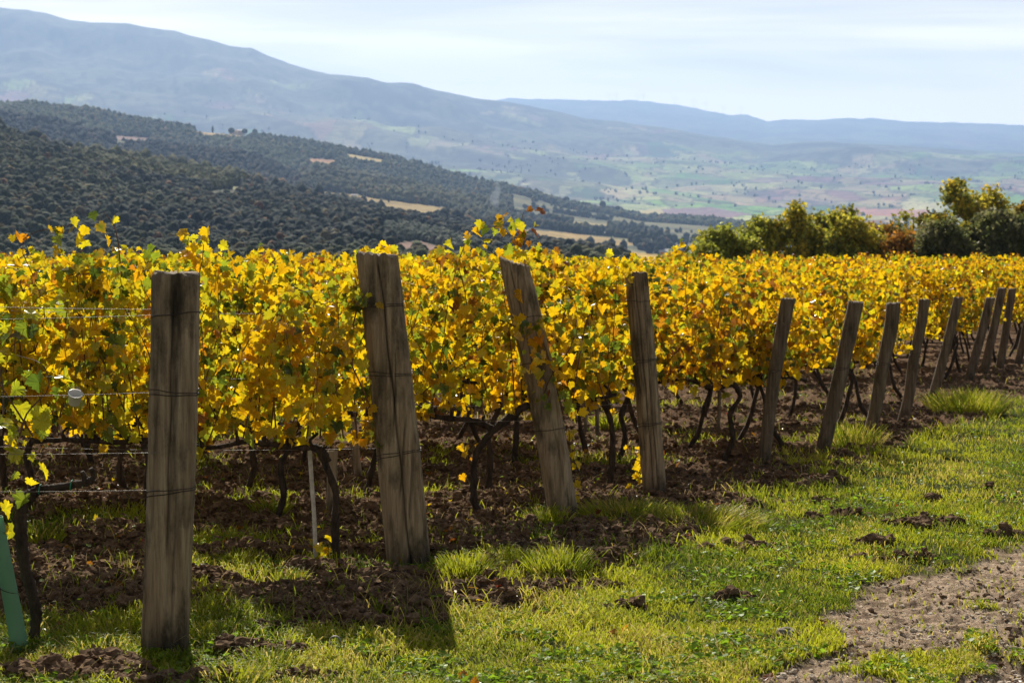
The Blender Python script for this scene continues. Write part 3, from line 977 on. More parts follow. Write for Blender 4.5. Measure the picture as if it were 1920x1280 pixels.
def leaves(P, N, T, S, C, C2, hi, g):
    n = len(P)
    O = LEAF_HI if hi else LEAF_LO
    k = len(O)
    N = N / (np.linalg.norm(N, axis=1)[:, None] + 1e-9)
    T = T - N * (T * N).sum(1)[:, None]; T /= np.linalg.norm(T, axis=1)[:, None] + 1e-9
    B = np.cross(N, T)
    pts = np.concatenate([O, [[0, .36]]])
    u = pts[:, 0][None] * (0.9 + 0.25 * g.random((n, 1))); v = pts[:, 1][None] * np.ones((n, 1))
    if hi:
        u = u + 0.06 * (g.random(u.shape) - .5); v = v + 0.06 * (g.random(u.shape) - .5)
    cup = g.normal(0, .7, (n, 1)); fold = g.normal(.2, .65, (n, 1)); dro = g.normal(.4, .5, (n, 1))
    w = cup * (u ** 2) + fold * np.abs(u) * .55 - dro * np.clip(v, 0, 2) ** 2 * .45 + (0.12 if hi else 0.08) * (g.random(u.shape) - .5)
    w[:, -1] -= 0.05
    V = P[:, None] + S[:, None, None] * (u[..., None] * B[:, None] + v[..., None] * T[:, None] + w[..., None] * N[:, None])
    i = np.arange(k)
    f = np.stack([i, (i + 1) % k, np.full(k, k)], -1)
    Fc = (f[None] + (np.arange(n) * (k + 1))[:, None, None]).reshape(-1, 3)
    edge = np.ones(k + 1); edge[-1] = 0; edge[0] = .2
    jit = 0.88 + .24 * g.random((n, k + 1, 1))
    Cc = (C[:, None] * (1 - edge[None, :, None]) + C2[:, None] * edge[None, :, None]) * jit
    return V.reshape(-1, 3), [Fc], Cc.reshape(-1, 3)

def leaf_cols(n, g, w, clump=None):
    w = np.array(w, float); w /= w.sum()
    cum = np.cumsum(w)
    r = g.random(n)
    if clump is not None: r = (r * 0.7 + clump * 0.3)
    i = np.searchsorted(cum, np.clip(r, 0, .9999))
    a = PAL[i] * (0.6 + .5 * g.random((n, 1)))
    j = np.clip(i + g.integers(-1, 2, n), 0, 7)
    b = a * 0.6 + PAL[j] * 0.4
    return a, np.minimum(b, .95)

def foliage(seed, hi=True, x0=-.05, x1=.95, zc=.70, top=1.72, nsh=15, per=30, size=.072, w=(30, 20, 22, 12, 8, 8, 3, .5), front=0.0, droop=.25, extra=()):
    g = rng(seed)
    mb = MB()
    allP, allN, allT, allS, cl = [], [], [], [], []
    shoots = []
    for i in range(nsh):
        sx_ = x0 + (x1 - x0) * (i + g.random()) / nsh
        h = top - zc - .05 + g.normal(0, .125)
        lean = g.normal(0, .30); ly = g.normal(0, .13) + front
        if g.random() < droop:      # hanging shoot: up, over and down
            m_ = zc + h * (.45 + .4 * g.random())
            o_ = (.16 + .16 * g.random()) * (1 if g.random() < .35 else -1)
            pts = [(sx_, 0, zc), (sx_ + lean * .4, o_ * .4, (zc + m_) / 2 + .1), (sx_ + lean * .8, o_ * .8, m_), (sx_ + lean, o_ * 1.25, m_ - .18), (sx_ + lean * 1.1, o_ * 1.35, m_ - .42)]
        else:
            pts = [(sx_, 0, zc), (sx_ + lean * .3, ly * .8, zc + h * .33), (sx_ + lean * .7 + g.normal(0, .04), ly * 1.2, zc + h * .66),
                   (sx_ + lean * .9 + g.normal(0, .07), ly * .9 + g.normal(0, .04), zc + h), (sx_ + lean + g.normal(0, .12), ly + g.normal(0, .08), zc + h + g.random() * .10)]
        shoots.append((pts, per))
    for pts, pr in extra: shoots.append((pts, pr))
    for pts, pr in shoots:
        sp = smooth_path(pts, 14)
        rad = np.linspace(.0048, .0016, 14)
        if hi:
            v, f = tube(sp, rad, 4, cap=False); mb.add(v, f, (1, 1, 1), 1)
        elif g.random() < .5:
            v, f = tube(sp[::3], rad[::3] * 1.3, 3, cap=False); mb.add(v, f, (1, 1, 1), 1)
        t = np.sort(g.random(pr) ** .9) * 13
        i0 = np.clip(t.astype(int), 0, 12); fr = (t - i0)[:, None]
        c = sp[i0] * (1 - fr) + sp[i0 + 1] * fr
        ang = g.random(pr) * 6.283
        off = .045 + .10 * g.random(pr)
        d = np.stack([np.cos(ang) * off, np.sin(ang) * off * .95, g.normal(0, .035, pr)], 1)
        P = c + d
        if hi and pr:
            # petioles
            pass
        N = np.stack([d[:, 0] * 3 + g.normal(0, .45, pr), np.sign(d[:, 1] + 1e-6) * (.35 + .7 * g.random(pr)), g.normal(.25, .5, pr)], 1)
        T = np.stack([g.normal(0, .5, pr), g.normal(0, .35, pr), -np.abs(g.normal(.8, .45, pr))], 1)
        allP.append(P); allN.append(N); allT.append(T); allS.append(size * (.55 + .75 * g.random(pr)) * (1 - .25 * t / 13))
        cl.append(np.full(pr, g.random()))
    P = np.concatenate(allP); cl = np.concatenate(cl)
    C, C2 = leaf_cols(len(P), g, w, cl)
    V, f, c = leaves(P, np.concatenate(allN), np.concatenate(allT), np.concatenate(allS), C, C2, hi, g)
    mb.add(V, f, c, 0)
    return mb.mesh("vine_foliage", [M_LEAF, M_CANE], False)

def trunk_mesh(seed, zc=.70, hi=True):
    g = rng(seed)
    nb, ns = (26, 9) if hi else (9, 5)
    lean = g.normal(0, .12)
    base = [(0, 0, -.15), (0, 0, 0), (lean * .5 + g.normal(0, .03), g.normal(0, .02), .2), (lean + g.normal(0, .04), g.normal(0, .02), .42), (lean * 1.1, 0, zc - .12), (lean + .05, 0, zc - .01)]
    sp = smooth_path(base, nb)
    r = np.interp(np.linspace(0, 1, nb), [0, .2, .8, 1], [.040, .024, .019, .026]) * (.9 + .35 * g.random(nb))
    v, f = tube(sp, r, ns, True, .22, seed)
    a = MB(); a.add(v, f)
    return a.mesh("vine_trunk", M_BARK, True), lean

def cordon_mesh(seed, lean, zc=.70, length=.92, hi=True):
    g = rng(seed + 1)
    nb, ns = (24, 8) if hi else (8, 5)
    pts = [(lean - .01, 0, zc - .10), (lean + .05, 0, zc - .02)] + [(lean + length * t, g.normal(0, .012), zc + g.normal(0, .016)) for t in (.25, .5, .75, 1.0)]
    sp = smooth_path(pts, nb)
    r = np.linspace(.021, .013, nb) * (.85 + .4 * g.random(nb))
    v, f = tube(sp, r, ns, True, .2, seed)
    b = MB(); b.add(v, f)
    for t in np.linspace(.12, .97, 7):
        i = int(t * (nb - 1)); p = sp[i]
        q = [p, p + [g.normal(0, .015), g.normal(0, .01), .045], p + [g.normal(0, .03), g.normal(0, .015), .085]]
        v, f = tube(smooth_path(q, 5), [.014, .013, .010, .010, .009], 5, True, .2, seed + i); b.add(v, f)
    return b.mesh("vine_cordon", M_BARK, True)

# leaf mixes: near left rows greener, right rows golden and rusty
W_LEFT = (32, 8, 26, 12, 22, 3, 3, .3)
W_MID = (34, 20, 12, 6, 15, 7, 6, .5)
W_RIGHT = (34, 24, 9, 5, 11, 9, 8, .6)
HI_L = [foliage(1000 + i, True, w=W_LEFT, nsh=18, per=54, top=1.63) for i in range(3)]
HI_M = [foliage(1100 + i, True, w=W_MID, nsh=18, per=54, top=1.68) for i in range(4)]
LO_R = [foliage(1200 + i, False, w=W_RIGHT, nsh=20, per=54, top=1.58, size=.068, droop=.3) for i in range(6)]
TR_HI = []
for i in range(5):
    tmsh, ln = trunk_mesh(50 + i); TR_HI.append((tmsh, cordon_mesh(50 + i, ln)))
TR_LO = []
for i in range(4):
    tmsh, ln = trunk_mesh(80 + i, hi=False); TR_LO.append((tmsh, cordon_mesh(80 + i, ln, hi=False)))

def vine(x, y, flip, fol, tr, label, group, z=None, sc=1.0, tilt=0.0, foz=0.0):
    z = gz(x, y) if z is None else z
    root = empty("grapevine", (x, y, z), label, "grapevine", group)
    root.rotation_euler = (0, 0, (math.pi if flip else 0) + tilt)
    if tr is not None:
        link("trunk", tr[0], root); link("cordon", tr[1], root)
    if fol is not None:
        f_ = link("foliage", fol, root, (0, 0, foz)); f_.scale = (1, 1, sc)
    return root

GR = "grapevines trained in long rows"
g = rng(5)
count = 0
# second row (ends at the broad split post)
R2y = PY[1]
x = PX[1] - .42; labs2 = ["grapevine beside the broad split post, leaves hanging low with orange tips",
                          "grapevine right of the nearest post, a drooping golden curtain above a crooked trunk",
                          "grapevine directly behind the nearest thick post",
                          "green-yellow grapevine left of the nearest post, reaching above the wires",
                          "leafy grapevine at the left edge of the photograph, in the second row"]
for i in range(4):
    left = x < -2.2
    fo = foliage(1500 + i, True, w=W_LEFT if i > 1 else (32, 16, 20, 8, 15, 6, 3, .3), nsh=19 if i else 17, per=56 if not left else 48, top=1.71 if i else 1.78, zc=.74 if not left else .92,
                 x0=-.1 if i else -.28, droop=.34 if not left else .15,
                 extra=[([(-.15, .05, 1.5), (-.20, -.10, 1.72), (-.24, -.17, 1.82), (-.30, -.20, 1.80)], 34), ([(-.1, 0, 1.4), (-.16, -.12, 1.66), (-.19, -.18, 1.76), (-.22, -.2, 1.70)], 30)] if i == 0 else
                 ([([(.3, 0, 1.5), (.33, 0, 1.9), (.40, 0, 2.04)], 5)] if i == 1 else []))
    vine(x, R2y + g.normal(0, .03), True, fo, TR_HI[i] if i in (0, 1) else None, labs2[i], GR, tilt=0.0)
    if i in (2, 3): pass
    x -= .93
# third row (ends at the post with the slanted top)
x = PX[2] - .28
labs3 = ["grapevine with a tall leafy shoot standing above the slanted-top post", "grapevine with a golden curtain between the broad split post and the slanted-top post",
         "grapevine hidden behind the broad split post", "grapevine in the third row, seen behind the curtain right of the nearest post",
         "dark-trunked grapevine with the white cup beside it, left of the nearest post", "grapevine at the left edge in the third row"]
for i in range(5):
    ex = [([(-.02, 0, 1.55), (.0, .02, 1.85), (.02, .02, 2.0), (.0, .02, 2.10)], 24), ([(-.25, 0, 1.3), (-.33, -.2, 1.5), (-.4, -.22, 1.3), (-.42, -.22, 1.1)], 40)] if i == 0 else []
    fo = foliage(1600 + i, True, w=W_MID if i < 2 else W_LEFT, nsh=18, per=54, top=1.61 if i == 0 else 1.65, x0=-.35 if i == 0 else -.05, extra=ex, size=.070)
    if i == 0:
        vr = vine(x, PY[2], True, fo, None, labs3[0], GR)
        tb = MB()
        sp = smooth_path([(.30, 0, -.12), (.29, 0, 0), (.345, 0, .10), (.345, -.01, .24), (.33, 0, .42), (.24, .01, .56), (.10, 0, .68), (-.02, 0, .76), (-.1, 0, .74)], 54)
        v, f = tube(sp, np.interp(np.linspace(0, 1, 54), [0, .15, .5, .8, 1], [.040, .026, .022, .027, .018]) * (.85 + .35 * rng(8).random(54)), 12, True, .2, 8)
        tb.add(v, f); link("trunk", tb.mesh("trunk", M_BARK, True), vr)
        tb = MB()
        sp = smooth_path([(.20, 0, .60), (.36, 0, .66), (.55, .01, .68), (.75, 0, .70), (.95, 0, .69)], 34)
        v, f = tube(sp, np.linspace(.022, .014, 34) * (.85 + .35 * rng(9).random(34)), 10, True, .2, 9); tb.add(v, f)
        for q_ in range(4, 33, 5):
            p_ = sp[q_]; v, f = tube(smooth_path([p_, p_ + [.006, 0, .03], p_ + [-.004, -.01, .065]], 5), [.012, .012, .011, .012, .009], 6, True, .2, q_); tb.add(v, f)
        link("cordon", tb.mesh("cordon", M_BARK, True), vr)
    else:
        vine(x, PY[2] + g.normal(0, .03), True, fo, TR_HI[(i + 2) % 5], labs3[i], GR)
    x -= .86
for r in range(3, len(ROWS)):
    ry, rx = ROWS[r]
    if ry > 51: break
    x = rx - .35
    lim = -.262 * ry - 1.0
    i = 0
    hi = r <= 4
    sp_ = .93
    first = True
    while x > lim and count < 268:
        if hi:
            fo = HI_M[(i * 3 + r) % 4] if x > -2.6 else HI_L[(i + r) % 3]
            tr = TR_HI[(i * 2 + r) % 5]
        else:
            fo = LO_R[g.integers(0, 6)]; tr = TR_LO[g.integers(0, 4)]
        if r <= 8:
            nth = ["fourth", "fifth", "sixth", "seventh", "eighth", "ninth"][r - 3]
            if first: lb = f"golden grapevine at the end of its row, against the {nth} post from the left"
            else: lb = f"golden-yellow grapevine in the row ending at the {nth} post from the left"
        else:
            lb = "small golden grapevine in the packed rows far behind the leaning posts"
        top_s = {3: .97, 4: .975}.get(r, .97 + .02 * g.random()) + .003 * max(0, ry - 20)
        v_ = vine(x, ry + g.normal(0, .04), g.random() < .5 and not first, fo, tr, lb, GR if r < 4 else ("grapevines of the row ending at the %s post" % nth if r <= 8 else "far rows of golden grapevines"),
                  sc=top_s)
        if first: v_.rotation_euler[2] = math.pi
        first = False
        x -= sp_; i += 1; count += 1
    LASTROW = r
print("vines", count, LASTROW)
# the rows beyond, one mass of golden leaves
g = rng(91)
allp = []
for r in range(LASTROW + 1, len(ROWS)):
    ry, rx = ROWS[r]
    n = int((rx + .3 * ry) * 95)
    xx = rng(r).uniform(-.29 * ry, rx, n)
    h = g.random(n)
    zz = 0.65 + 1.06 * (1 - (1 - h) ** 1.7) + .06 * fbm(xx * .9, xx * 0 + r, 7, 3)
    y2 = ry + g.normal(0, .16, n)
    allp.append(np.stack([xx, y2, plane_z(y2) + zz], 1))
P = np.concatenate(allp)
n = len(P)
N = np.stack([g.normal(0, .5, n), g.normal(0, .8, n), g.normal(.2, .5, n)], 1); T = np.stack([g.normal(0, .5, n), g.normal(0, .4, n), -np.ones(n)], 1)
C, C2 = leaf_cols(n, g, (36, 34, 10, 5, 4, 12, 3, .3), fbm(P[:, 0] * 1.5, P[:, 1] * 2, 3, 2) * .5 + .5)
V, f, c = leaves(P, N, T, .15 * (.7 + .6 * g.random(n)), C, C2, False, g)
o = link("distant_vines", mesh_np("distant_vines", V, f, M_LEAF, c)); tag(o, kind="stuff")

# first row: almost bare vine at the left, with its cordon along the low wire
y1 = PY[0]
def at(px, py, D): 
    s, t = st(px, py); return np.array([float(s) * D, D, float(t) * D])
bp = at(62, 1192, y1 + .15)
root = empty("grapevine", tuple(bp), "gnarled bare grapevine bending right onto the low wire, beside the green tube", "grapevine", GR)
Dv = y1 + .15
mb = MB()
path_ = [at(px, py, Dv) - bp for px, py in [(66, 1215), (64, 1190), (68, 1150), (58, 1105), (46, 1060), (40, 1010), (38, 975), (44, 940), (60, 925)]]
sp = smooth_path(path_, 60)
v, f = tube(sp, (np.interp(np.linspace(0, 1, 60), [0, .15, .5, .9, 1], [.032, .024, .026, .030, .028])) * (.85 + .35 * rng(3).random(60)), 14, True, .2, 2)
mb.add(v, f); link("trunk", mb.mesh("trunk", M_BARK, True), root)
mb = MB()
sp = smooth_path([at(px, py, Dv) - bp for px, py in [(52, 935), (66, 922), (85, 916), (110, 914), (140, 908), (165, 903), (176, 897)]], 40)
v, f = tube(sp, np.interp(np.linspace(0, 1, 40), [0, .3, 1], [.026, .019, .017]) * (.85 + .35 * rng(4).random(40)), 12, True, .2, 5)
mb.add(v, f)
for q in (8, 30, 37):
    p = sp[q]; v, f = tube(smooth_path([p, p + [.005, 0, .03], p + [-.004, -.01, .055]], 5), [.013, .013, .012, .013, .011], 7, True, .2, q); mb.add(v, f)
link("cordon", mb.mesh("cordon", M_BARK, True), root)
for qx in (75, 134):
    p = at(qx, 917 if qx < 100 else 909, Dv) - bp
    a_ = np.linspace(0, 2 * np.pi, 17)
    v, f = tube(np.stack([p[0] + .004 * np.sin(a_), p[1] + .024 * np.cos(a_), p[2] + .024 * np.sin(a_)], 1), .003, 5, False)
    mb = MB(); mb.add(v, f); link("tie", mb.mesh("tie", M_GREENTIE, True), root)
# the leafy neighbour just at the left edge
fo = foliage(1700, True, w=(20, 1, 34, 26, 14, 0, 1, 0), nsh=7, per=30, x0=-.2, x1=.45, zc=1.05, top=1.62, size=.078, droop=.2,
             extra=[([(.35, 0, .95), (.55, -.05, .92), (.66, -.05, .82), (.66, -.05, .72)], 10), ([(.40, 0, .72), (.5, -.03, .66), (.52, -.03, .55)], 7)])
vine(-2.92, y1 + .1, False, fo, None, "grapevine reaching in from the left edge with big bright leaves on the nearest wires", GR)
fo = foliage(1701, True, w=(16, 0, 34, 30, 10, 0, 1, 0), nsh=4, per=12, x0=0, x1=.5, zc=1.0, top=1.5, size=.080, droop=.2)
vine(-2.62, y1 + .1, False, fo, None, "spray of large pale green vine leaves on the wires left of the nearest post", GR)

# ------------------------------------------------------------------ wires
def wire(x0, x1, y, z0, z1, label, rad=.0012, sag=.02, group="trellis wires"):
    t = np.linspace(0, 1, 24)
    pts = np.stack([x0 + (x1 - x0) * t, np.full(24, y) + .0, z0 + (z1 - z0) * t - sag * 4 * t * (1 - t)], 1)
    c = pts.mean(0)
    v, f = tube(pts - c, rad, 6)
    mb = MB(); mb.add(v, f)
    o = link("trellis_wire", mb.mesh("trellis_wire", M_WIRE, True), None, tuple(c))
    tag(o, label, "wire", group)
for (ya, yb_, nm) in [(590, 600, "upper"), (580, 572, "topmost"), (735, 745, "middle"), (848, 851, "third"), (918, 921, "lowest")]:
    a_ = at(300, ya, y1 - .10); b_ = at(-120, yb_, y1 - .10)
    wire(a_[0], b_[0], y1 - .10, a_[2], b_[2], f"{nm} bare steel wire running left from the nearest thick post", sag=.004)
for k, nm in ((1, "broad split post"), (2, "slanted-top post"), (3, "round ribbed post")):
    zb = plane_z(PY[k])
    for h, hn in ((.70, "low"), (1.12, "middle"), (1.50, "high")):
        wire(PX[k], -.27 * PY[k], PY[k] - .03, zb + h, zb + h + .01, f"{hn} steel wire of the row tied to the {nm}")

# ------------------------------------------------------------------ stakes, tube, cup, coil
def stake(px, py0, pxt, py1, D, w, m_, name, label, cat, ns=9):
    b = at(px, py0, D); t = at(pxt, py1, D) - b
    pts = np.array([-.1 * t, t * 0, t * .33 + [0.003, 0, 0], t * .66 - [.002, 0, 0], t])
    v, f = tube(smooth_path(pts, 18), w / 2, ns, True, .07, int(px))
    mb = MB(); mb.add(v, f)
    o = link(name, mb.mesh(name, m_, True), None, tuple(b)); tag(o, label, cat, "stakes between the vines")
M_WHITE = m_simple("pale_cane_stake", (.50, .47, .42), .6)
stake(592, 1046, 578, 775, R2y + .05, .026, M_WHITE, "stake", "slim pale straight stake standing between the nearest and the split post", "stake")
stake(620, 955, 624, 845, PY[2] + .25, .075, M_POST, "stake", "short brown wooden stake beside a vine, left of the split post", "stake")
stake(672, 893, 660, 780, PY[3] + .9, .062, M_POST, "stake", "short brown wooden stake just left of the split post, further back", "stake")
stake(1347, 800, 1350, 700, PY[4] + .1, .03, M_POSTD, "stake", "thin dark stake under the leaves between the ribbed post and the first thin dark post", "stake")
stake(1098, 800, 1097, 700, PY[3] + 1.2, .03, M_POSTD, "stake", "thin dark stake under the leaves between the slanted-top and the ribbed post", "stake")
stake(1120, 800, 1116, 660, PY[4] - .3, .035, M_POSTD, "stake", "dark straight stake rising into the leaves left of the ribbed post", "stake")

m, n, l, out = mat_new("green_plastic_tube")
z_ = nnoise(n, l, 3, 3, mapscale=(1, 1, .3)); c_ = nramp(n, l, z_, [(.35, (.12, .32, .17)), (.65, (.24, .50, .30))])
dd = n.new("ShaderNodeBsdfPrincipled"); dd.inputs['Roughness'].default_value = .45; l.new(c_, dd.inputs['Base Color'])
tt = n.new("ShaderNodeBsdfTranslucent"); l.new(c_, tt.inputs[0])
mx = n.new("ShaderNodeMixShader"); mx.inputs[0].default_value = .4
l.new(dd.outputs[0], mx.inputs[1]); l.new(tt.outputs[0], mx.inputs[2]); l.new(mx.outputs[0], out.inputs[0])
Dt = y1 + .02
b = at(36, 1205, Dt); t = at(-8, 968, Dt) - b
w_ = .040
ang = np.linspace(0, 2 * np.pi, 28, endpoint=False)
zz = np.linspace(-.08, 1, 24)
ring = np.stack([np.cos(ang), np.sin(ang), 0 * ang], 1)
V = []; nv = 28
for q_ in zz: V.append(t * q_ + ring * (w_ * (1 - .12 * max(q_, 0)) * (1 + .05 * np.cos(ang * 2 + q_ * 3)))[:, None])
for q_ in zz[::-1]: V.append(t * q_ + ring * (w_ * (1 - .12 * max(q_, 0)) * (1 + .05 * np.cos(ang * 2 + q_ * 3)) - .003)[:, None])
V = np.concatenate(V); nr = len(zz) * 2
i = np.arange(nr)[:, None]; j = np.arange(nv)[None]
q = np.stack([i * nv + j, i * nv + (j + 1) % nv, ((i + 1) % nr) * nv + (j + 1) % nv, ((i + 1) % nr) * nv + j], -1).reshape(-1, 4)
root = empty("vine_shelter", tuple(b), "translucent green plastic tube leaning in the grass at the left edge, beside the bare vine", "vine guard")
link("sleeve", mesh_np("sleeve", V, [q], m, smooth=True), root)
lp = np.linspace(0, 2 * np.pi, 29)
c0 = t * .42
v, f = tube(np.stack([c0[0] + (w_ * 1.0) * np.cos(lp), c0[1] + (w_ * 1.0) * np.sin(lp), c0[2] - .012 * np.cos(lp)], 1), .0018, 5, False)
mb = MB(); mb.add(v, f); link("tie_wire", mb.mesh("tie_wire", M_TIEW, True), root)

# white cup on the wire
m_cup = m_simple("white_plastic", (.62, .60, .55), .35, .5, 0, 30, .04)
Dc = y1 - .14
b = at(139, 757, Dc)
prof = [(.0, 0), (.030, 0), (.034, .004), (.044, .075), (.048, .078), (.047, .082), (.042, .080), (.033, .010), (0, .008)]
na = 32; aa = np.linspace(0, 2 * np.pi, na, endpoint=False)
V = np.concatenate([np.stack([r_ * np.cos(aa), r_ * np.sin(aa), np.full(na, h_)], 1) for r_, h_ in prof])
i = np.arange(len(prof) - 1)[:, None] * na; j = np.arange(na)[None]
q = np.stack([i + j, i + (j + 1) % na, i + na + (j + 1) % na, i + na + j], -1).reshape(-1, 4)
root = empty("plastic_cup", tuple(b), "small white plastic cup hung on the middle wire at left, beside a dark trunk", "cup")
root.rotation_euler = (.45, .25, 0); root.scale = (.72, .72, .72)
link("cup_body", mesh_np("cup_body", V, [q], m_cup, smooth=True), root)
hh = np.linspace(0, np.pi, 16)
v, f = tube(np.stack([.046 * np.cos(hh), 0 * hh, .078 + .05 * np.sin(hh)], 1), .002, 6)
mb = MB(); mb.add(v, f); link("handle", mb.mesh("handle", M_WIRE, True), root)

# little coil of wire dropped in the grass
cx, cy = gp(628, 1207)
a_ = np.linspace(0, 2 * np.pi * 3, 70)
v, f = tube(np.stack([.026 * np.cos(a_), .006 * np.sin(a_ * .37) + .0015 * a_, .03 + .026 * np.sin(a_)], 1), .0035, 7)
mb = MB(); mb.add(v, f)
o = link("wire_coil", mb.mesh("wire_coil", M_WIRE, True), None, (cx, cy, gz(cx, cy) + .02)); tag(o, "small grey coil of twisted wire lying in the grass right of the nearest post", "wire coil")

# ------------------------------------------------------------------ stones, clods, gravel
def rock_mesh(name, seed, size, mat_, sub=3, flat=.65, rough=.25):
    bv, bf = ico(sub)
    g = rng(seed)
    d = g.normal(size=(7, 3)); d /= np.linalg.norm(d, axis=1)[:, None]
    proj = bv @ d.T
    r = 1 - .35 * np.clip(proj.max(1) - .72, 0, 1) / .28
    nz_ = fbm(bv[:, 0] * 2.2 + seed, bv[:, 1] * 2.2 + bv[:, 2] * 1.7, seed, 3) * rough + fbm(bv[:, 0] * 6 + seed, bv[:, 1] * 6 + bv[:, 2] * 5.1, seed + 3, 2) * rough * .4
    V = bv * (r + nz_)[:, None] * np.array([1, .85, flat]) * size
    return mesh_np(name, V, [bf], mat_, smooth=(sub > 2 and rough < .3))
def m_stone(name, a, b):
    m, n, l, out = mat_new(name)
    z = nnoise(n, l, 28, 5, .7)
    c = nramp(n, l, z, [(.3, a), (.7, b)])
    principled(n, l, out, c, 1.0, .04, z, .6, .01)
    return m
M_STONE = m_stone("grey_stone", (.17, .14, .11), (.42, .37, .31))
M_CLOD = m_stone("soil_clod", (.045, .026, .015), (.26, .168, .102))
for (px, py, sz, mt, nm, lb) in [
    (1474, 1180, .055, M_STONE, "stone", "pale grey stone standing in the grass near the track"),
    (910, 1138, .085, M_CLOD, "clod", "big round dark clod of earth in the grass below the second post"),
    (1752, 936, .075, M_CLOD, "clod", "brown clod of earth alone in the bright grass at right"),
    (1262, 936, .055, M_STONE, "stone", "rounded stone at the foot of the ribbed post"),
    (1510, 915, .10, M_CLOD, "clod", "low heap of dark turned earth beyond the ribbed post"),
    (1728, 990, .08, M_CLOD, "clod", "dark clod of earth on the turned line above the track"),
    (1655, 1025, .055, M_CLOD, "clod", "small dark clod in the grass left of the track"),
    (1395, 1028, .07, M_CLOD, "clod", "dark clod below the brown weeds right of the ribbed post"),
    (100, 1252, .10, M_CLOD, "clod", "large brown clod at the bottom left corner below the green tube"),
    (232, 1272, .07, M_CLOD, "clod", "brown clod at the bottom edge left of the nearest post"),
    (1752, 1228, .022, M_STONE, "stone", "small white stone on the track, upper of two"),
    (1768, 1232, .018, M_STONE, "stone", "tiny white stone on the track beside a larger one"),
    (1652, 1268, .026, M_STONE, "stone", "rounded pale stone at the bottom edge of the track"),
    (1615, 1265, .024, M_STONE, "stone", "flat grey stone at the bottom edge of the track, left of the rounded one"),
    (1582, 1218, .018, M_STONE, "stone", "small pale stone where the track meets the grass"),
    (1040, 1056, .03, M_STONE, "stone", "small pale stone between grass tufts left of the slanted-top post's foot") ]:
    x, y = gp(px, py)
    o = link(nm, rock_mesh(nm, px, sz, mt, 4, .6, .32 if mt is M_CLOD else .2), None, (x, y, gz(x, y) + sz * .15)); tag(o, lb, nm, "loose stones and clods")
    o.rotation_euler = (0, 0, px % 6)

def pebbles(name, N, test, smin, smax, mat_, seed, y0, y1_, sub=1):
    g = rng(seed)
    bv, bf = ico(sub)
    VAR = np.array([bv * (0.72 + 0.75 * fbm(bv[:, 0] * 1.6 + k * 7.3, bv[:, 1] * 1.6 + bv[:, 2] * 2.3, 500 + k, 3)[:, None] + .42 * (rng(900 + k).random((len(bv), 1)) - .5)) for k in range(24)])
    u = g.random(N); y = 1 / (1 / y1_ + u * (1 / y0 - 1 / y1_)); x = (g.random(N) * .60 - .30) * y
    soil, path = masks(x, y)
    k = test(x, y, soil, path, g); x, y = x[k], y[k]
    n = len(x)
    z = near_ground_z(x, y)
    S = smin + (smax - smin) * g.random(n) ** 6
    A = g.random((n, 3)) * 6.28
    V = VAR[g.integers(0, 24, n)]
    ca, sa = np.cos(A[:, :1]), np.sin(A[:, :1]); cb, sb = np.cos(A[:, 1:2]), np.sin(A[:, 1:2])
    v0, v1, v2 = V[..., 0], V[..., 1], V[..., 2]
    v1, v2 = v1 * cb - v2 * sb, v1 * sb + v2 * cb
    v0, v1 = v0 * ca - v1 * sa, v0 * sa + v1 * ca
    V = np.stack([v0, v1, v2 * .7], -1) * S[:, None, None] + np.stack([x, y, z + S * .25], 1)[:, None]
    Fc = (bf[None] + (np.arange(n) * len(bv))[:, None, None]).reshape(-1, 3)
    me = mesh_np(name, V.reshape(-1, 3), [Fc], mat_, smooth=False)
    o = link(name, me); tag(o, kind="stuff"); return o
pebbles("soil_crumbs", 170000, lambda x, y, s, p, g: (s > .45 * g.random(len(x)) + .25) & (p < .3), .005, .052, M_CLOD, 21, 7.6, 34, 2)
M_GRAVEL = m_stone("track_gravel", (.30, .24, .18), (.74, .64, .52))
pebbles("track_gravel", 120000, lambda x, y, s, p, g: (p > .5) & (g.random(len(x)) < np.clip(.50 + 1.5 * fbm(x * 1.6, y * 2.4, 317, 4) + .5 * sstep(2.2, 3.2, x - .25 * (y - 9)), .06, 1)) | ((p > .12) & (g.random(len(x)) < .25)), .0020, .020, M_GRAVEL, 22, 7.6, 20, 1)

pebbles("soil_lumps", 2600, lambda x, y, s, p, g: (s > .6) & (p < .2), .022, .085, M_CLOD, 24, 8.0, 30, 3)
pebbles("track_crumbs", 60000, lambda x, y, s, p, g: (p > .35) & (fbm(x * 1.5, y * 3.2, 311, 4) > .10), .003, .026, M_CLOD, 23, 7.6, 22, 1)
# ------------------------------------------------------------------ grass
def blades(x, y, z, h, w, g, col, lean=.5, name="g"):
    n = len(x)
    a = g.random(n) * 6.283
    dx, dy = np.cos(a), np.sin(a)
    b = g.random(n) * 6.283
    L = h * lean * (0.3 + g.random(n))
    lx, ly = np.cos(b) * L, np.sin(b) * L
    P0 = np.stack([x, y, z], 1)
    side = np.stack([dx, dy, 0 * dx], 1) * w[:, None] * .5
    m1 = P0 + np.stack([lx * .30, ly * .30, h * .50], 1)
    m2 = P0 + np.stack([lx * .68, ly * .68, h * .84], 1)
    tp = P0 + np.stack([lx * 1.15, ly * 1.15, h * (1 - .25 * lean)], 1)
    V = np.stack([P0 - side * .8, P0 + side * .8, m1 - side, m1 + side, m2 - side * .7, m2 + side * .7, tp], 1)
    f4 = np.array([(0, 1, 3, 2), (2, 3, 5, 4)]); f3 = np.array([(4, 5, 6)])
    k = (np.arange(n) * 7)[:, None, None]
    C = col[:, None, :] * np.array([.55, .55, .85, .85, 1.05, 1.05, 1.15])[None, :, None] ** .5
    return V.reshape(-1, 3), [(f4[None] + k).reshape(-1, 4), (f3[None] + k).reshape(-1, 3)], C.reshape(-1, 3)

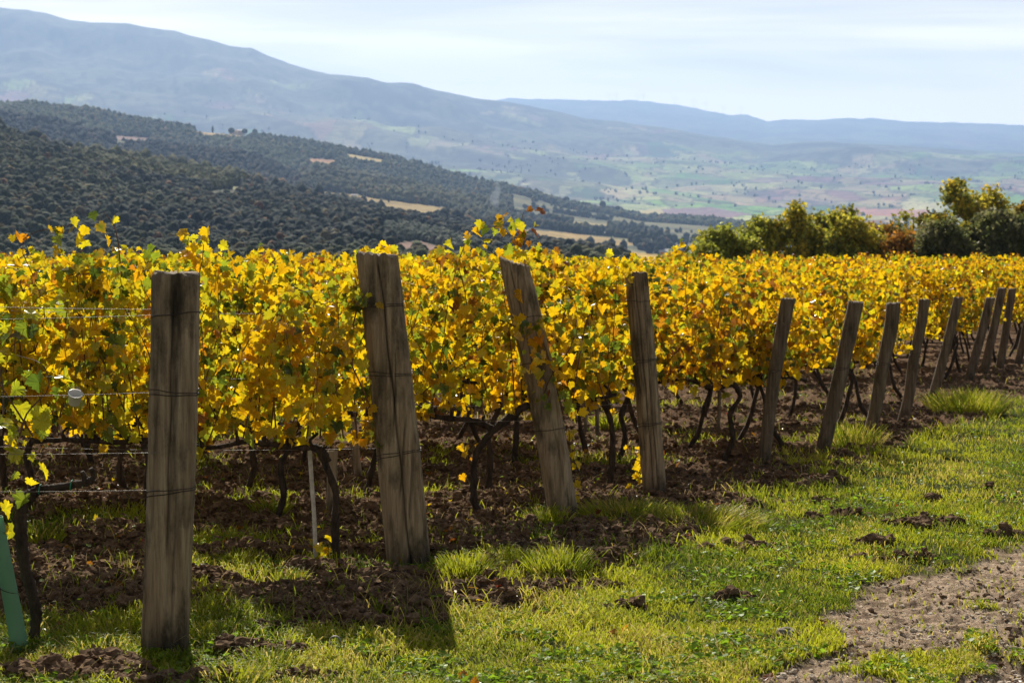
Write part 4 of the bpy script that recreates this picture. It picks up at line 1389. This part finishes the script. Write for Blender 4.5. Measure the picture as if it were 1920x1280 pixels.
def grass_cols(x, y, g, dry=0.0):
    n = len(x)
    t = 1.3 * fbm(x * 1.6, y * 1.2, 201, 4)[:, None] + .5 * (g.random((n, 1)) - .5)
    a = np.array((.13, .19, .012)); b = np.array((.46, .48, .025)); c = np.array((.62, .50, .11))
    col = a + (b - a) * np.clip(t + .55, 0, 1)
    dr = np.clip(fbm(x * 1.3 + 4, y * .8, 211, 3) * 1.2 + dry, 0, 1)
    isd = g.random(n) < (.09 + .6 * dr)
    return np.where(isd[:, None], c * (.6 + .6 * g.random((n, 1))), col)

g = rng(31)
N = 620000
u = g.random(N); y = 1 / (1 / 42 + u * (1 / 7.7 - 1 / 42)); x = (g.random(N) * .58 - .29) * y
soil, path = masks(x, y)
dens = np.clip(1.15 - soil * 1.35, 0, 1) * (1 - .97 * sstep(.2, .75, path))
cl = fbm(x * 5, y * 5, 221, 3)
dens *= np.clip(.62 + cl * 1.1, .12, 1)
dens = np.maximum(dens, .015 * (path < .3))
# less dense far behind the first rows
k = g.random(N) < dens
x, y, soil = x[k], y[k], soil[k]
z = near_ground_z(x, y)
n = len(x); print("blades", n)
yb = np.interp(x, *SB)
rough = np.exp(-((y - yb - .1) / .75) ** 2)
h = (.018 + .042 * g.random(n) ** 1.9) * (1 + .5 * fbm(x * 2, y * 2, 231, 3)) * (1 + 1.0 * rough + .6 * (y > yb + .5)) * (1 + .012 * (y - 8))
w = (.0035 + .0035 * g.random(n)) * (1 + .02 * (y - 8))
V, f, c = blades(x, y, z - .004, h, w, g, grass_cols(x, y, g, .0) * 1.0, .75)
c = c
o = link("grass", mesh_np("grass", V, f, M_GRASS, c)); tag(o, kind="stuff")

g = rng(35)
N = 16000
u = g.random(N); y = 1 / (1 / 32 + u * (1 / 7.7 - 1 / 32)); x = (g.random(N) * .58 - .29) * y
soil, path = masks(x, y)
yb = np.interp(x, *SB)
k = (path < .5) & (g.random(N) < .22 + .7 * np.exp(-((y - yb - .2) / .8) ** 2) + .4 * np.clip(fbm(x * 2, y * 2, 261, 3), 0, 1))
x, y = x[k], y[k]; n = len(x)
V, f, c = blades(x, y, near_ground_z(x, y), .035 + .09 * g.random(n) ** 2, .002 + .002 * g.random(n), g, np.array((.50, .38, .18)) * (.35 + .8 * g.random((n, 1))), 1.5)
o = link("dry_straw", mesh_np("dry_straw", V, f, M_GRASS, c)); tag(o, kind="stuff")
N = 2600
u = g.random(N); y = 1 / (1 / 32 + u * (1 / 8 - 1 / 32)); x = (g.random(N) * .58 - .29) * y
yb = np.interp(x, *SB); k = (y > yb - .4) & (g.random(N) < .5) | (g.random(N) < .02)
x, y = x[k], y[k]; n = len(x)
P = np.stack([x, y, near_ground_z(x, y) + .018 + .01 * g.random(n)], 1); a_ = g.random(n) * 6.283
C, C2 = leaf_cols(n, g, (8, 6, 2, 0, 0, 10, 60, 4))
V, f, c = leaves(P, g.normal(0, .35, (n, 3)) + [0, 0, 1], np.stack([np.cos(a_), np.sin(a_), 0 * a_], 1), .045 * (.5 + .8 * g.random(n)), C * .8, C2 * .8, True, g)
o = link("leaf_litter", mesh_np("leaf_litter", V, f, M_LEAF, c)); tag(o, kind="stuff")

# clover and broad-leaved weeds low in the grass
g = rng(33)
N = 46000
u = g.random(N); y = 1 / (1 / 30 + u * (1 / 7.7 - 1 / 30)); x = (g.random(N) * .58 - .29) * y
soil, path = masks(x, y)
cl = fbm(x * 2.6, y * 2.6, 241, 3)
k = (cl > .08) & (soil < .55) & (path < .35) | (g.random(N) < .02) & (path < .3)
x, y = x[k], y[k]; n = len(x)
z = near_ground_z(x, y)
P = np.stack([x, y, z + .008 + .03 * g.random(n)], 1)
a_ = g.random(n) * 6.283
T = np.stack([np.cos(a_), np.sin(a_), .15 + .5 * g.random(n)], 1); Nn = np.stack([-np.cos(a_) * .5, -np.sin(a_) * .5, np.ones(n)], 1)
cc = np.array((.17, .27, .015)) * (.6 + .9 * g.random((n, 1)))
V, f, c = leaves(P, Nn, T, .028 * (.5 + .8 * g.random(n)), cc, cc * 1.1, False, g)
o = link("clover", mesh_np("clover", V, f, M_GRASS, c)); tag(o, kind="stuff")

# separate tufts
def tuft(px, py, r, h, n_, label, seed, dry=0.0, wide=False):
    g = rng(seed)
    X0, Y0 = gp(px, py); Z0 = gz(X0, Y0)
    a = g.random(n_) * 6.283; q = r * g.random(n_) ** .6
    x, y = q * np.cos(a), q * np.sin(a)
    hh = h * (.45 + .6 * g.random(n_)) * (1 - .35 * (q / r) ** 2)
    w = (.0035 + .004 * g.random(n_)) * (2.4 if wide else 1)
    cc = grass_cols(x * 8 + px, y * 8, g, dry) * .9
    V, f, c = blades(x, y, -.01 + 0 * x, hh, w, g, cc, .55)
    # lean outwards
    idx = np.repeat(np.arange(n_), 7)
    hz = np.clip(V[:, 2] / h, 0, 1)
    V[:, 0] += x[idx] * hz * .9; V[:, 1] += y[idx] * hz * .9
    o = link("grass_tuft", mesh_np("grass_tuft", V, f, M_GRASS, c), None, (X0, Y0, Z0)); tag(o, label, "grass tuft", "taller tufts of grass")
TUF = [(1047, 1085, .16, .20, 800, "tall dark green grass tuft in front of the slanted-top post's foot"),
       (872, 1080, .15, .17, 600, "wispy grass tuft right of the split post's foot"),
       (945, 1060, .13, .14, 420, "small green grass tuft between the split and slanted-top posts"),
       (1028, 990, .13, .16, 500, "grass tuft against the left side of the slanted-top post's foot"),
       (1813, 772, .42, .36, 1500, "big spiky green grass tuft among the thin posts at far right"),
       (1595, 835, .28, .30, 800, "pale tall dry grass clump between two thin leaning posts"),
       (540, 1095, .08, .15, 220, "upright green grass tuft on dark soil right of the nearest post"),
       (445, 1060, .12, .12, 320, "grass tuft by the soil edge right of the nearest post"),
       (510, 965, .13, .15, 320, "fine grass tuft on soil midway between the nearest and split posts"),
       (190, 1215, .12, .14, 350, "green grass tuft left of the nearest post's foot"),
       (500, 1240, .14, .15, 320, "grass tuft at the bottom edge right of the nearest post"),
       (440, 1270, .12, .13, 300, "ragged grass tuft at the bottom edge below the nearest post"),
       (75, 1035, .12, .20, 260, "broad-bladed weed tuft at left behind the bare vine"),
       (1140, 805, .16, .2, 260, "bright weed tuft under the leaves left of the ribbed post"),
       (380, 1190, .10, .13, 260, "grass tuft against the nearest post's right side"),
       (1395, 990, .18, .12, 420, "low grass tuft right of the ribbed post on the weedy edge"),
       (1175, 975, .35, .15, 1500, "wide brownish clump of dry weeds between the slanted-top and ribbed posts"),
       (1310, 985, .35, .14, 1400, "wide brownish clump of dry weeds right of the ribbed post")]
for i, (px, py, r, h, n_, lb) in enumerate(TUF):
    tuft(px, py, r, h, n_, lb, 700 + i, .5 if ("dry" in lb) else 0, "broad" in lb or "weed tuft" in lb)

# fallen vine leaves on the grass
for i, (px, py, ci, lb) in enumerate([(868, 1257, 5, "orange fallen vine leaf standing in the grass at the bottom"), (1172, 1180, 5, "reddish fallen vine leaf in the grass right of centre"),
                                      (1150, 1186, 6, "small brown fallen leaf just left of the reddish one"), (888, 1275, 5, "orange fallen leaf at the bottom edge")]):
    g = rng(800 + i); x, y = gp(px, py); z = gz(x, y)
    C = PAL[ci][None]
    V, f, c = leaves(np.zeros((1, 3)), np.array([[.3, -1, .4]]), np.array([[.3, .1, 1.]]), np.array([.045]), C * .8, C * .8, True, g)
    o = link("fallen_leaf", mesh_np("fallen_leaf", V, f, M_LEAF, c), None, (x, y, z + .02)); tag(o, lb, "fallen leaf", "fallen vine leaves")
# yellow low shoots at the feet of vines
def low_shoot(px, py, D, n_, h, label, seed, ws=(50, 25, 20, 5, 0, 5, 0, 0)):
    g = rng(seed); b = at(px, py, D)
    mb = MB()
    pth = smooth_path([(0, 0, 0), (g.normal(0, .02), 0, h * .5), (g.normal(0, .03), 0, h)], 10)
    v, f = tube(pth, .003, 4); mb.add(v, f, (1, 1, 1), 1)
    P = pth[g.integers(1, 10, n_)] + g.normal(0, .035, (n_, 3))
    C, C2 = leaf_cols(n_, g, ws)
    V, f, c = leaves(P, g.normal(0, .6, (n_, 3)) + [0, -.6, .2], g.normal(0, .4, (n_, 3)) + [0, 0, -.6], .05 * (.6 + .7 * g.random(n_)), C, C2, True, g)
    mb.add(V, f, c, 0)
    o = link("vine_sucker", mb.mesh("vine_sucker", [M_LEAF, M_CANE]), None, tuple(b)); tag(o, label, "vine shoot", "low yellow shoots")
low_shoot(610, 1055, R2y, 16, .10, "yellow leafy shoot low at the foot of the pale stake", 1)
low_shoot(1070, 965, PY[2] + .1, 22, .62, "tall thin yellow shoot right of the slanted-top post", 2)
low_shoot(1192, 900, PY[3] + .1, 18, .28, "yellow shoot at the left side of the ribbed post", 3)
low_shoot(880, 880, PY[2] + .3, 6, .16, "few yellow leaves low beside the dark trunk left of the slanted-top post", 4)

# ------------------------------------------------------------------ trees beyond the vineyard
TREE_BARK = m_simple("tree_bark", (.06, .045, .032), .9, .2)
def tree(px, pyt, wpx, D, pal, label, seed, dense=1.0, kind="tree", leaf=.125, blobs=None, zs=1.0):
    g = rng(seed); pyt = pyt - 8; dense *= 1.25
    X0 = float(st(px, pyt)[0]) * D
    z0 = float(terrain_z(np.array([X0]), np.array([D]))[0]) - .1
    top = float(st(px, pyt)[1]) * D
    H = top - z0; Wd = wpx * 1.5 / F * D / 2
    root = empty(kind, (X0, D, z0), label, "tree" if kind == "tree" else "bush", "trees and bushes beyond the vineyard")
    mb = MB()
    tp = smooth_path([(0, 0, -.2), (g.normal(0, .08), 0, H * .25), (g.normal(0, .15), 0, H * .55), (g.normal(0, .15), 0, H * .93)], 14)
    v, f = tube(tp, np.linspace(.028 * H + .03, .012, 14), 8, True, .1, seed); mb.add(v, f)
    cent = []
    nl = int(20 + 14 * dense)
    for i in range(nl):
        t = .10 + .87 * (i + g.random()) / nl
        p0 = tp[int(t * 13)]
        a = g.random() * 6.283
        prof = math.sin(min(1, (1.12 - t) * 1.6) * math.pi / 2)
        R_ = Wd * prof * (.4 + .85 * g.random())
        e = p0 + np.array([math.cos(a) * R_, math.sin(a) * R_, H * (.04 + .12 * g.random()) * (1.15 - t)])
        mid_ = (p0 + e) / 2 + [0, 0, .04 * H * g.random()]
        bp_ = smooth_path([p0, mid_, e], 7)
        v, f = tube(bp_, np.linspace(.035, .008, 7) * (H / 5), 5, False); mb.add(v, f)
        for q_ in (3, 4, 5, 6):
            if g.random() < .9: cent.append((bp_[q_] + g.normal(0, .10, 3) * Wd * .6, (.15 + .22 * g.random())))
    cent.append((tp[-1], .25)); cent.append((tp[-2] + g.normal(0, .1, 3), .3))
    link("trunk", mb.mesh("trunk", TREE_BARK, True), root)
    P = []; cidx = []
    for ci, (c0, cr) in enumerate(cent):
        k_ = int(58 * dense * (cr / .3) ** 2)
        d = g.normal(size=(k_, 3)); d /= np.linalg.norm(d, axis=1)[:, None]
        P.append(c0 + d * (cr * (.25 + 1.25 * g.random((k_, 1)) ** 1.5)) * np.array([1.25, 1.25, 1.0])); cidx.append(np.full(k_, ci))
    P = np.concatenate(P); cidx = np.concatenate(cidx); n_ = len(P)
    pal = np.array(pal, float)
    cc = pal[(g.random(len(cent)) * len(pal)).astype(int)][cidx]
    alt = pal[(g.random(n_) * len(pal)).astype(int)]
    cc = np.where(g.random((n_, 1)) < .3, alt, cc) * (.7 + .6 * g.random((n_, 1)))
    V, f, c = leaves(P, g.normal(0, 1, (n_, 3)) + [0, -.1, .3], g.normal(0, 1, (n_, 3)), leaf * (.7 + .6 * g.random(n_)), cc, cc, False, g)
    link("crown", mesh_np("crown", V, f, M_TREE, c), root)
OG = [(.44, .46, .05), (.30, .32, .04), (.56, .50, .06), (.22, .24, .04)]
OY = [(.50, .42, .04), (.30, .30, .04), (.60, .44, .04), (.22, .23, .04)]
DK = [(.12, .14, .04), (.18, .19, .06), (.24, .23, .10)]
RU = [(.42, .19, .03), (.30, .17, .03), (.17, .14, .03), (.50, .24, .03)]
tree(1362, 425, 105, 84, OG, "low yellow-green bush at the left end of the tree line", 901, 1.3, "bush")
tree(1415, 412, 110, 86, OG, "wide yellow-green bush second from the left of the tree line", 902, 1.4, "bush")
tree(1322, 462, 60, 83, OG, "smallest green bush at the extreme left of the tree line", 903, 1.0, "bush")
tree(1492, 380, 100, 86, OY, "olive-brown oak left of the round-headed one, with a lumpy top", 904, 1.15)
tree(1532, 402, 60, 90, DK + OY, "dark narrow tree squeezed between two lighter oaks", 905, 1.1)
tree(1588, 388, 90, 85, OG + OY, "yellow-green round-headed oak left of the rusty bushes", 906, 1.25)
tree(1645, 425, 85, 86, RU, "rusty orange-brown bush left of the dark evergreen", 907, 1.1, "bush")
tree(1688, 440, 60, 84, RU, "small rust-coloured bush low in the tree line", 908, 1.0, "bush")
tree(1682, 424, 75, 90, DK, "small dark evergreen behind the rusty bushes", 909, 1.6, "bush")
tree(1745, 400, 90, 86, [(.42, .28, .03), (.25, .20, .03), (.14, .14, .03)], "golden-leaved tree left of the tallest oak", 910, 1.2)
tree(1796, 334, 150, 87, OY, "tallest oak with a ragged sparse top at right", 911, 1.15)
tree(1852, 352, 95, 89, OY, "second tall sparse oak right of the tallest one", 912, .9)
tree(1772, 420, 85, 83, DK, "round dark evergreen bush in front of the tallest oak", 913, 1.8, "bush")
tree(1862, 402, 105, 83, DK + [(.14, .14, .07)], "large dark grey-green evergreen near the right edge", 914, 1.9, "bush")
tree(1912, 410, 80, 83, DK, "dark evergreen cut off by the right edge", 915, 1.8, "bush")
tree(1915, 382, 90, 90, [(.34, .22, .03), (.18, .15, .03)], "golden tree rising behind the dark evergreens at the right edge", 916, 1.1)
tree(1985, 370, 120, 88, OY, "oak just outside the right edge, its side branches reaching in", 917, 1.0)

# ------------------------------------------------------------------ buildings, cypresses, turbines, smoke far away
M_WALL = m_simple("pale_render", (.52, .47, .40), .8, .2, 0, .3, .08)
M_ROOFP = m_simple("pale_roof", (.62, .60, .57), .7, .2, 0, .3, .08)
M_ROOFT = m_simple("tile_roof", (.32, .17, .11), .8, .2, 0, .5, .15)
M_DARKW = m_simple("dark_opening", (.03, .03, .035), .4)
def house(px, py, D, w, d, h, rot, roofm, label, hip=False):
    b = at(px, py, D)
    z0 = float(terrain_z(np.array([b[0]]), np.array([D]))[0])
    z0 = max(z0, b[2] - 6)
    root = empty("farmhouse", (b[0], D, z0 - .3), label, "house", "farm buildings on the hills")
    root.rotation_euler = (0, 0, rot)
    v, f = box(-w / 2, w / 2, -d / 2, d / 2, -3, h); mb = MB(); mb.add(v, f); link("wall", mb.mesh("wall", M_WALL), root)
    e = .5; rh = min(w, d) * .28
    if hip: rv = [(-w * .2, 0, h + rh), (w * .2, 0, h + rh)]
    else: rv = [(-w / 2 - e, 0, h + rh), (w / 2 + e, 0, h + rh)]
    v = np.array([(-w / 2 - e, -d / 2 - e, h + .01), (w / 2 + e, -d / 2 - e, h + .01), (w / 2 + e, d / 2 + e, h + .01), (-w / 2 - e, d / 2 + e, h + .01)] + rv)
    mb = MB(); mb.add(v, [np.array([(0, 1, 5, 4), (2, 3, 4, 5)]), np.array([(1, 2, 5), (3, 0, 4)]), np.array([(3, 2, 1, 0)])])
    link("roof", mb.mesh("roof", roofm), root)
    for i in range(max(2, int(w / 4))):
        xw = -w / 2 + (i + .5) * w / max(2, int(w / 4))
        v, f = box(xw - .5, xw + .5, -d / 2 - .06, -d / 2 + .02, h * .4, h * .4 + 1.4); mb = MB(); mb.add(v, f); link("window", mb.mesh("window", M_DARKW), root)
house(1112, 438, 2500, 22, 16, 5, .15, M_ROOFP, "pale-roofed farmhouse with a broad hipped roof in the fields right of centre", True)
house(1143, 449, 2380, 12, 7, 3, .1, M_ROOFP, "small pale shed below the broad-roofed farmhouse")
house(1250, 477, 1900, 14, 9, 3.5, -.1, M_ROOFP, "long pale-pink roofed barn near the left end of the tree line")
house(1228, 440, 3000, 10, 7, 4, .2, M_WALL, "tiny white house in the wood right of the broad-roofed farmhouse")
house(452, 245, 3740, 13, 9, 6, .2, M_ROOFP, "white house on the ridge between round dark trees")
house(440, 245, 3760, 14, 10, 5, -.1, M_ROOFT, "red-roofed house on the ridge beside the white one")
house(473, 350, 2150, 12, 8, 5, .1, M_ROOFT, "brown house in a clearing of the left hillside")
house(498, 428, 1020, 3.2, 3.2, 4.2, .3, M_WALL, "small white hut alone in the dark wood")
house(664, 366, 2250, 7, 5, 3.5, .1, M_WALL, "little white hut at the middle of the yellow vineyard strip")
M_CYP = m_crown()
def cypress(px, py, D, H, label, rnd=False, c=(.018, .028, .012)):
    b = at(px, py, D); z0 = float(terrain_z(np.array([b[0]]), np.array([D]))[0])
    root = empty("cypress" if not rnd else "round_tree", (b[0], D, max(z0 - .5, b[2] - H * .3)), label, "tree", "single trees on the far hills")
    v, f = tube(np.array([(0, 0, -1.), (0, 0, H * .2)]), .3, 6); mb = MB(); mb.add(v, f); link("trunk", mb.mesh("trunk", TREE_BARK), root)
    bv, bf = ico(3); g = rng(int(px * 7))
    V = bv * (1 + .25 * (g.random((len(bv), 1)) - .5))
    r = H * (.16 if not rnd else .5)
    if rnd: V = V * [r, r, H * .42] + [0, 0, H * .55]
    else:
        tp_ = 1 - .55 * np.clip(V[:, 2:3], 0, 1); V = V * np.concatenate([tp_, tp_, np.ones_like(tp_)], 1) * [r, r, H * .5] + [0, 0, H * .52]
    mb = MB(); mb.add(V, [bf], c); link("crown", mb.mesh("crown", M_CYP, True), root)
cypress(399, 246, 3700, 14, "dark upright cypress left of the houses on the ridge")
cypress(434, 248, 3690, 12, "round dark tree left of the white ridge house", True)
cypress(459, 249, 3690, 11, "round dark tree right of the white ridge house", True)
cypress(478, 249, 3700, 10, "smaller round tree right of the two by the ridge house", True)
cypress(729, 393, 2200, 8, "single small cypress in the yellow strip")
for i, px in enumerate([838, 845, 858, 868, 884, 903, 912, 921, 930, 944, 952]):
    cypress(px, 408 + (px - 838) * .12, 2150, 9 + (i * 7 % 4), f"cypress in the loose row below the smoke, number {i+1} from the left" if False else "dark cypress in the loose row below the wisp of smoke")
cypress(880, 408, 2150, 10, "orange-brown round tree among the cypresses", True, (.22, .11, .03))
cypress(528, 352, 2250, 13, "bright orange tree beside the brown hillside house", True, (.34, .17, .03))
cypress(466, 346, 2200, 15, "large dark round tree beside the brown hillside house", True)
for i, px in enumerate([370, 378, 386, 394, 402, 410, 418, 426]):
    cypress(px, 325 + (px - 370) * .2, 1750, 12, "dark conifer in the dense line on the left hillside")
for px, py, H in [(1130, 385, 12), (1062, 376, 11), (1158, 392, 9), (1093, 384, 9)]:
    cypress(px, py, 3650, H, "dark round tree standing on the crest before the far valley", True)

M_TURB = m_simple("turbine_white", (.7, .7, .72), .5)
first = None
for px in (1141, 1156, 1195, 1206, 1265, 1301, 1323, 1356, 1389):
    D = 26000
    s_, t_ = st(px, 200); x = float(s_) * D
    z0 = float(terrain_z(np.array([x]), np.array([float(D)]))[0])
    root = empty("wind_turbine", (x, D, z0 - 5), "tiny white wind turbine on the far blue ridge", "wind turbine", "wind turbines on the far ridge")
    if first is None:
        a_ = MB(); v, f = tube(np.array([(0, 0, -20), (0, 0, 95.)]), [2.6, 1.4], 10); a_.add(v, f)
        b_ = MB(); v, f = box(-2.5, 2.5, -5, 6, 93.5, 98.5); b_.add(v, f)
        bl = []
        for q in range(3):
            an = q * 2.094 + .4; d_ = np.array([math.sin(an), 0, math.cos(an)])
            c_ = MB(); v, f = tube(np.array([np.array([0, -6.5, 96]) + d_ * r_ for r_ in (0, 8, 45)]), [1.2, 1.6, .4], 6, flat=.3); c_.add(v, f); bl.append(c_.mesh("blade", M_TURB, True))
        first = (a_.mesh("tower", M_TURB, True), b_.mesh("nacelle", M_TURB), bl)
    link("tower", first[0], root); link("nacelle", first[1], root)
    for q in first[2]: link("blade", q, root)

# wisp of smoke over the valley wood
m, n, l, out = mat_new("smoke_air")
pv2 = n.new("ShaderNodeVolumePrincipled"); pv2.inputs['Color'].default_value = (.80, .88, 1, 1); pv2.inputs['Density'].default_value = .035
l.new(pv2.outputs[0], out.inputs['Volume'])
Ds = 2500
b = at(927, 392, Ds)
v, f = tube(smooth_path([(0, 0, 0), (2, 0, 6), (-1, 0, 13), (4, 0, 22), (3, 0, 34)], 16), np.interp(np.linspace(0, 1, 16), [0, .3, .7, 1], [1.5, 6, 5, 2]), 12, True, .15, 4)
mb = MB(); mb.add(v, f); o = link("smoke", mb.mesh("smoke", m, True), None, tuple(b)); tag(o, "faint bluish wisp of smoke rising from the valley wood", "smoke", kind="stuff")
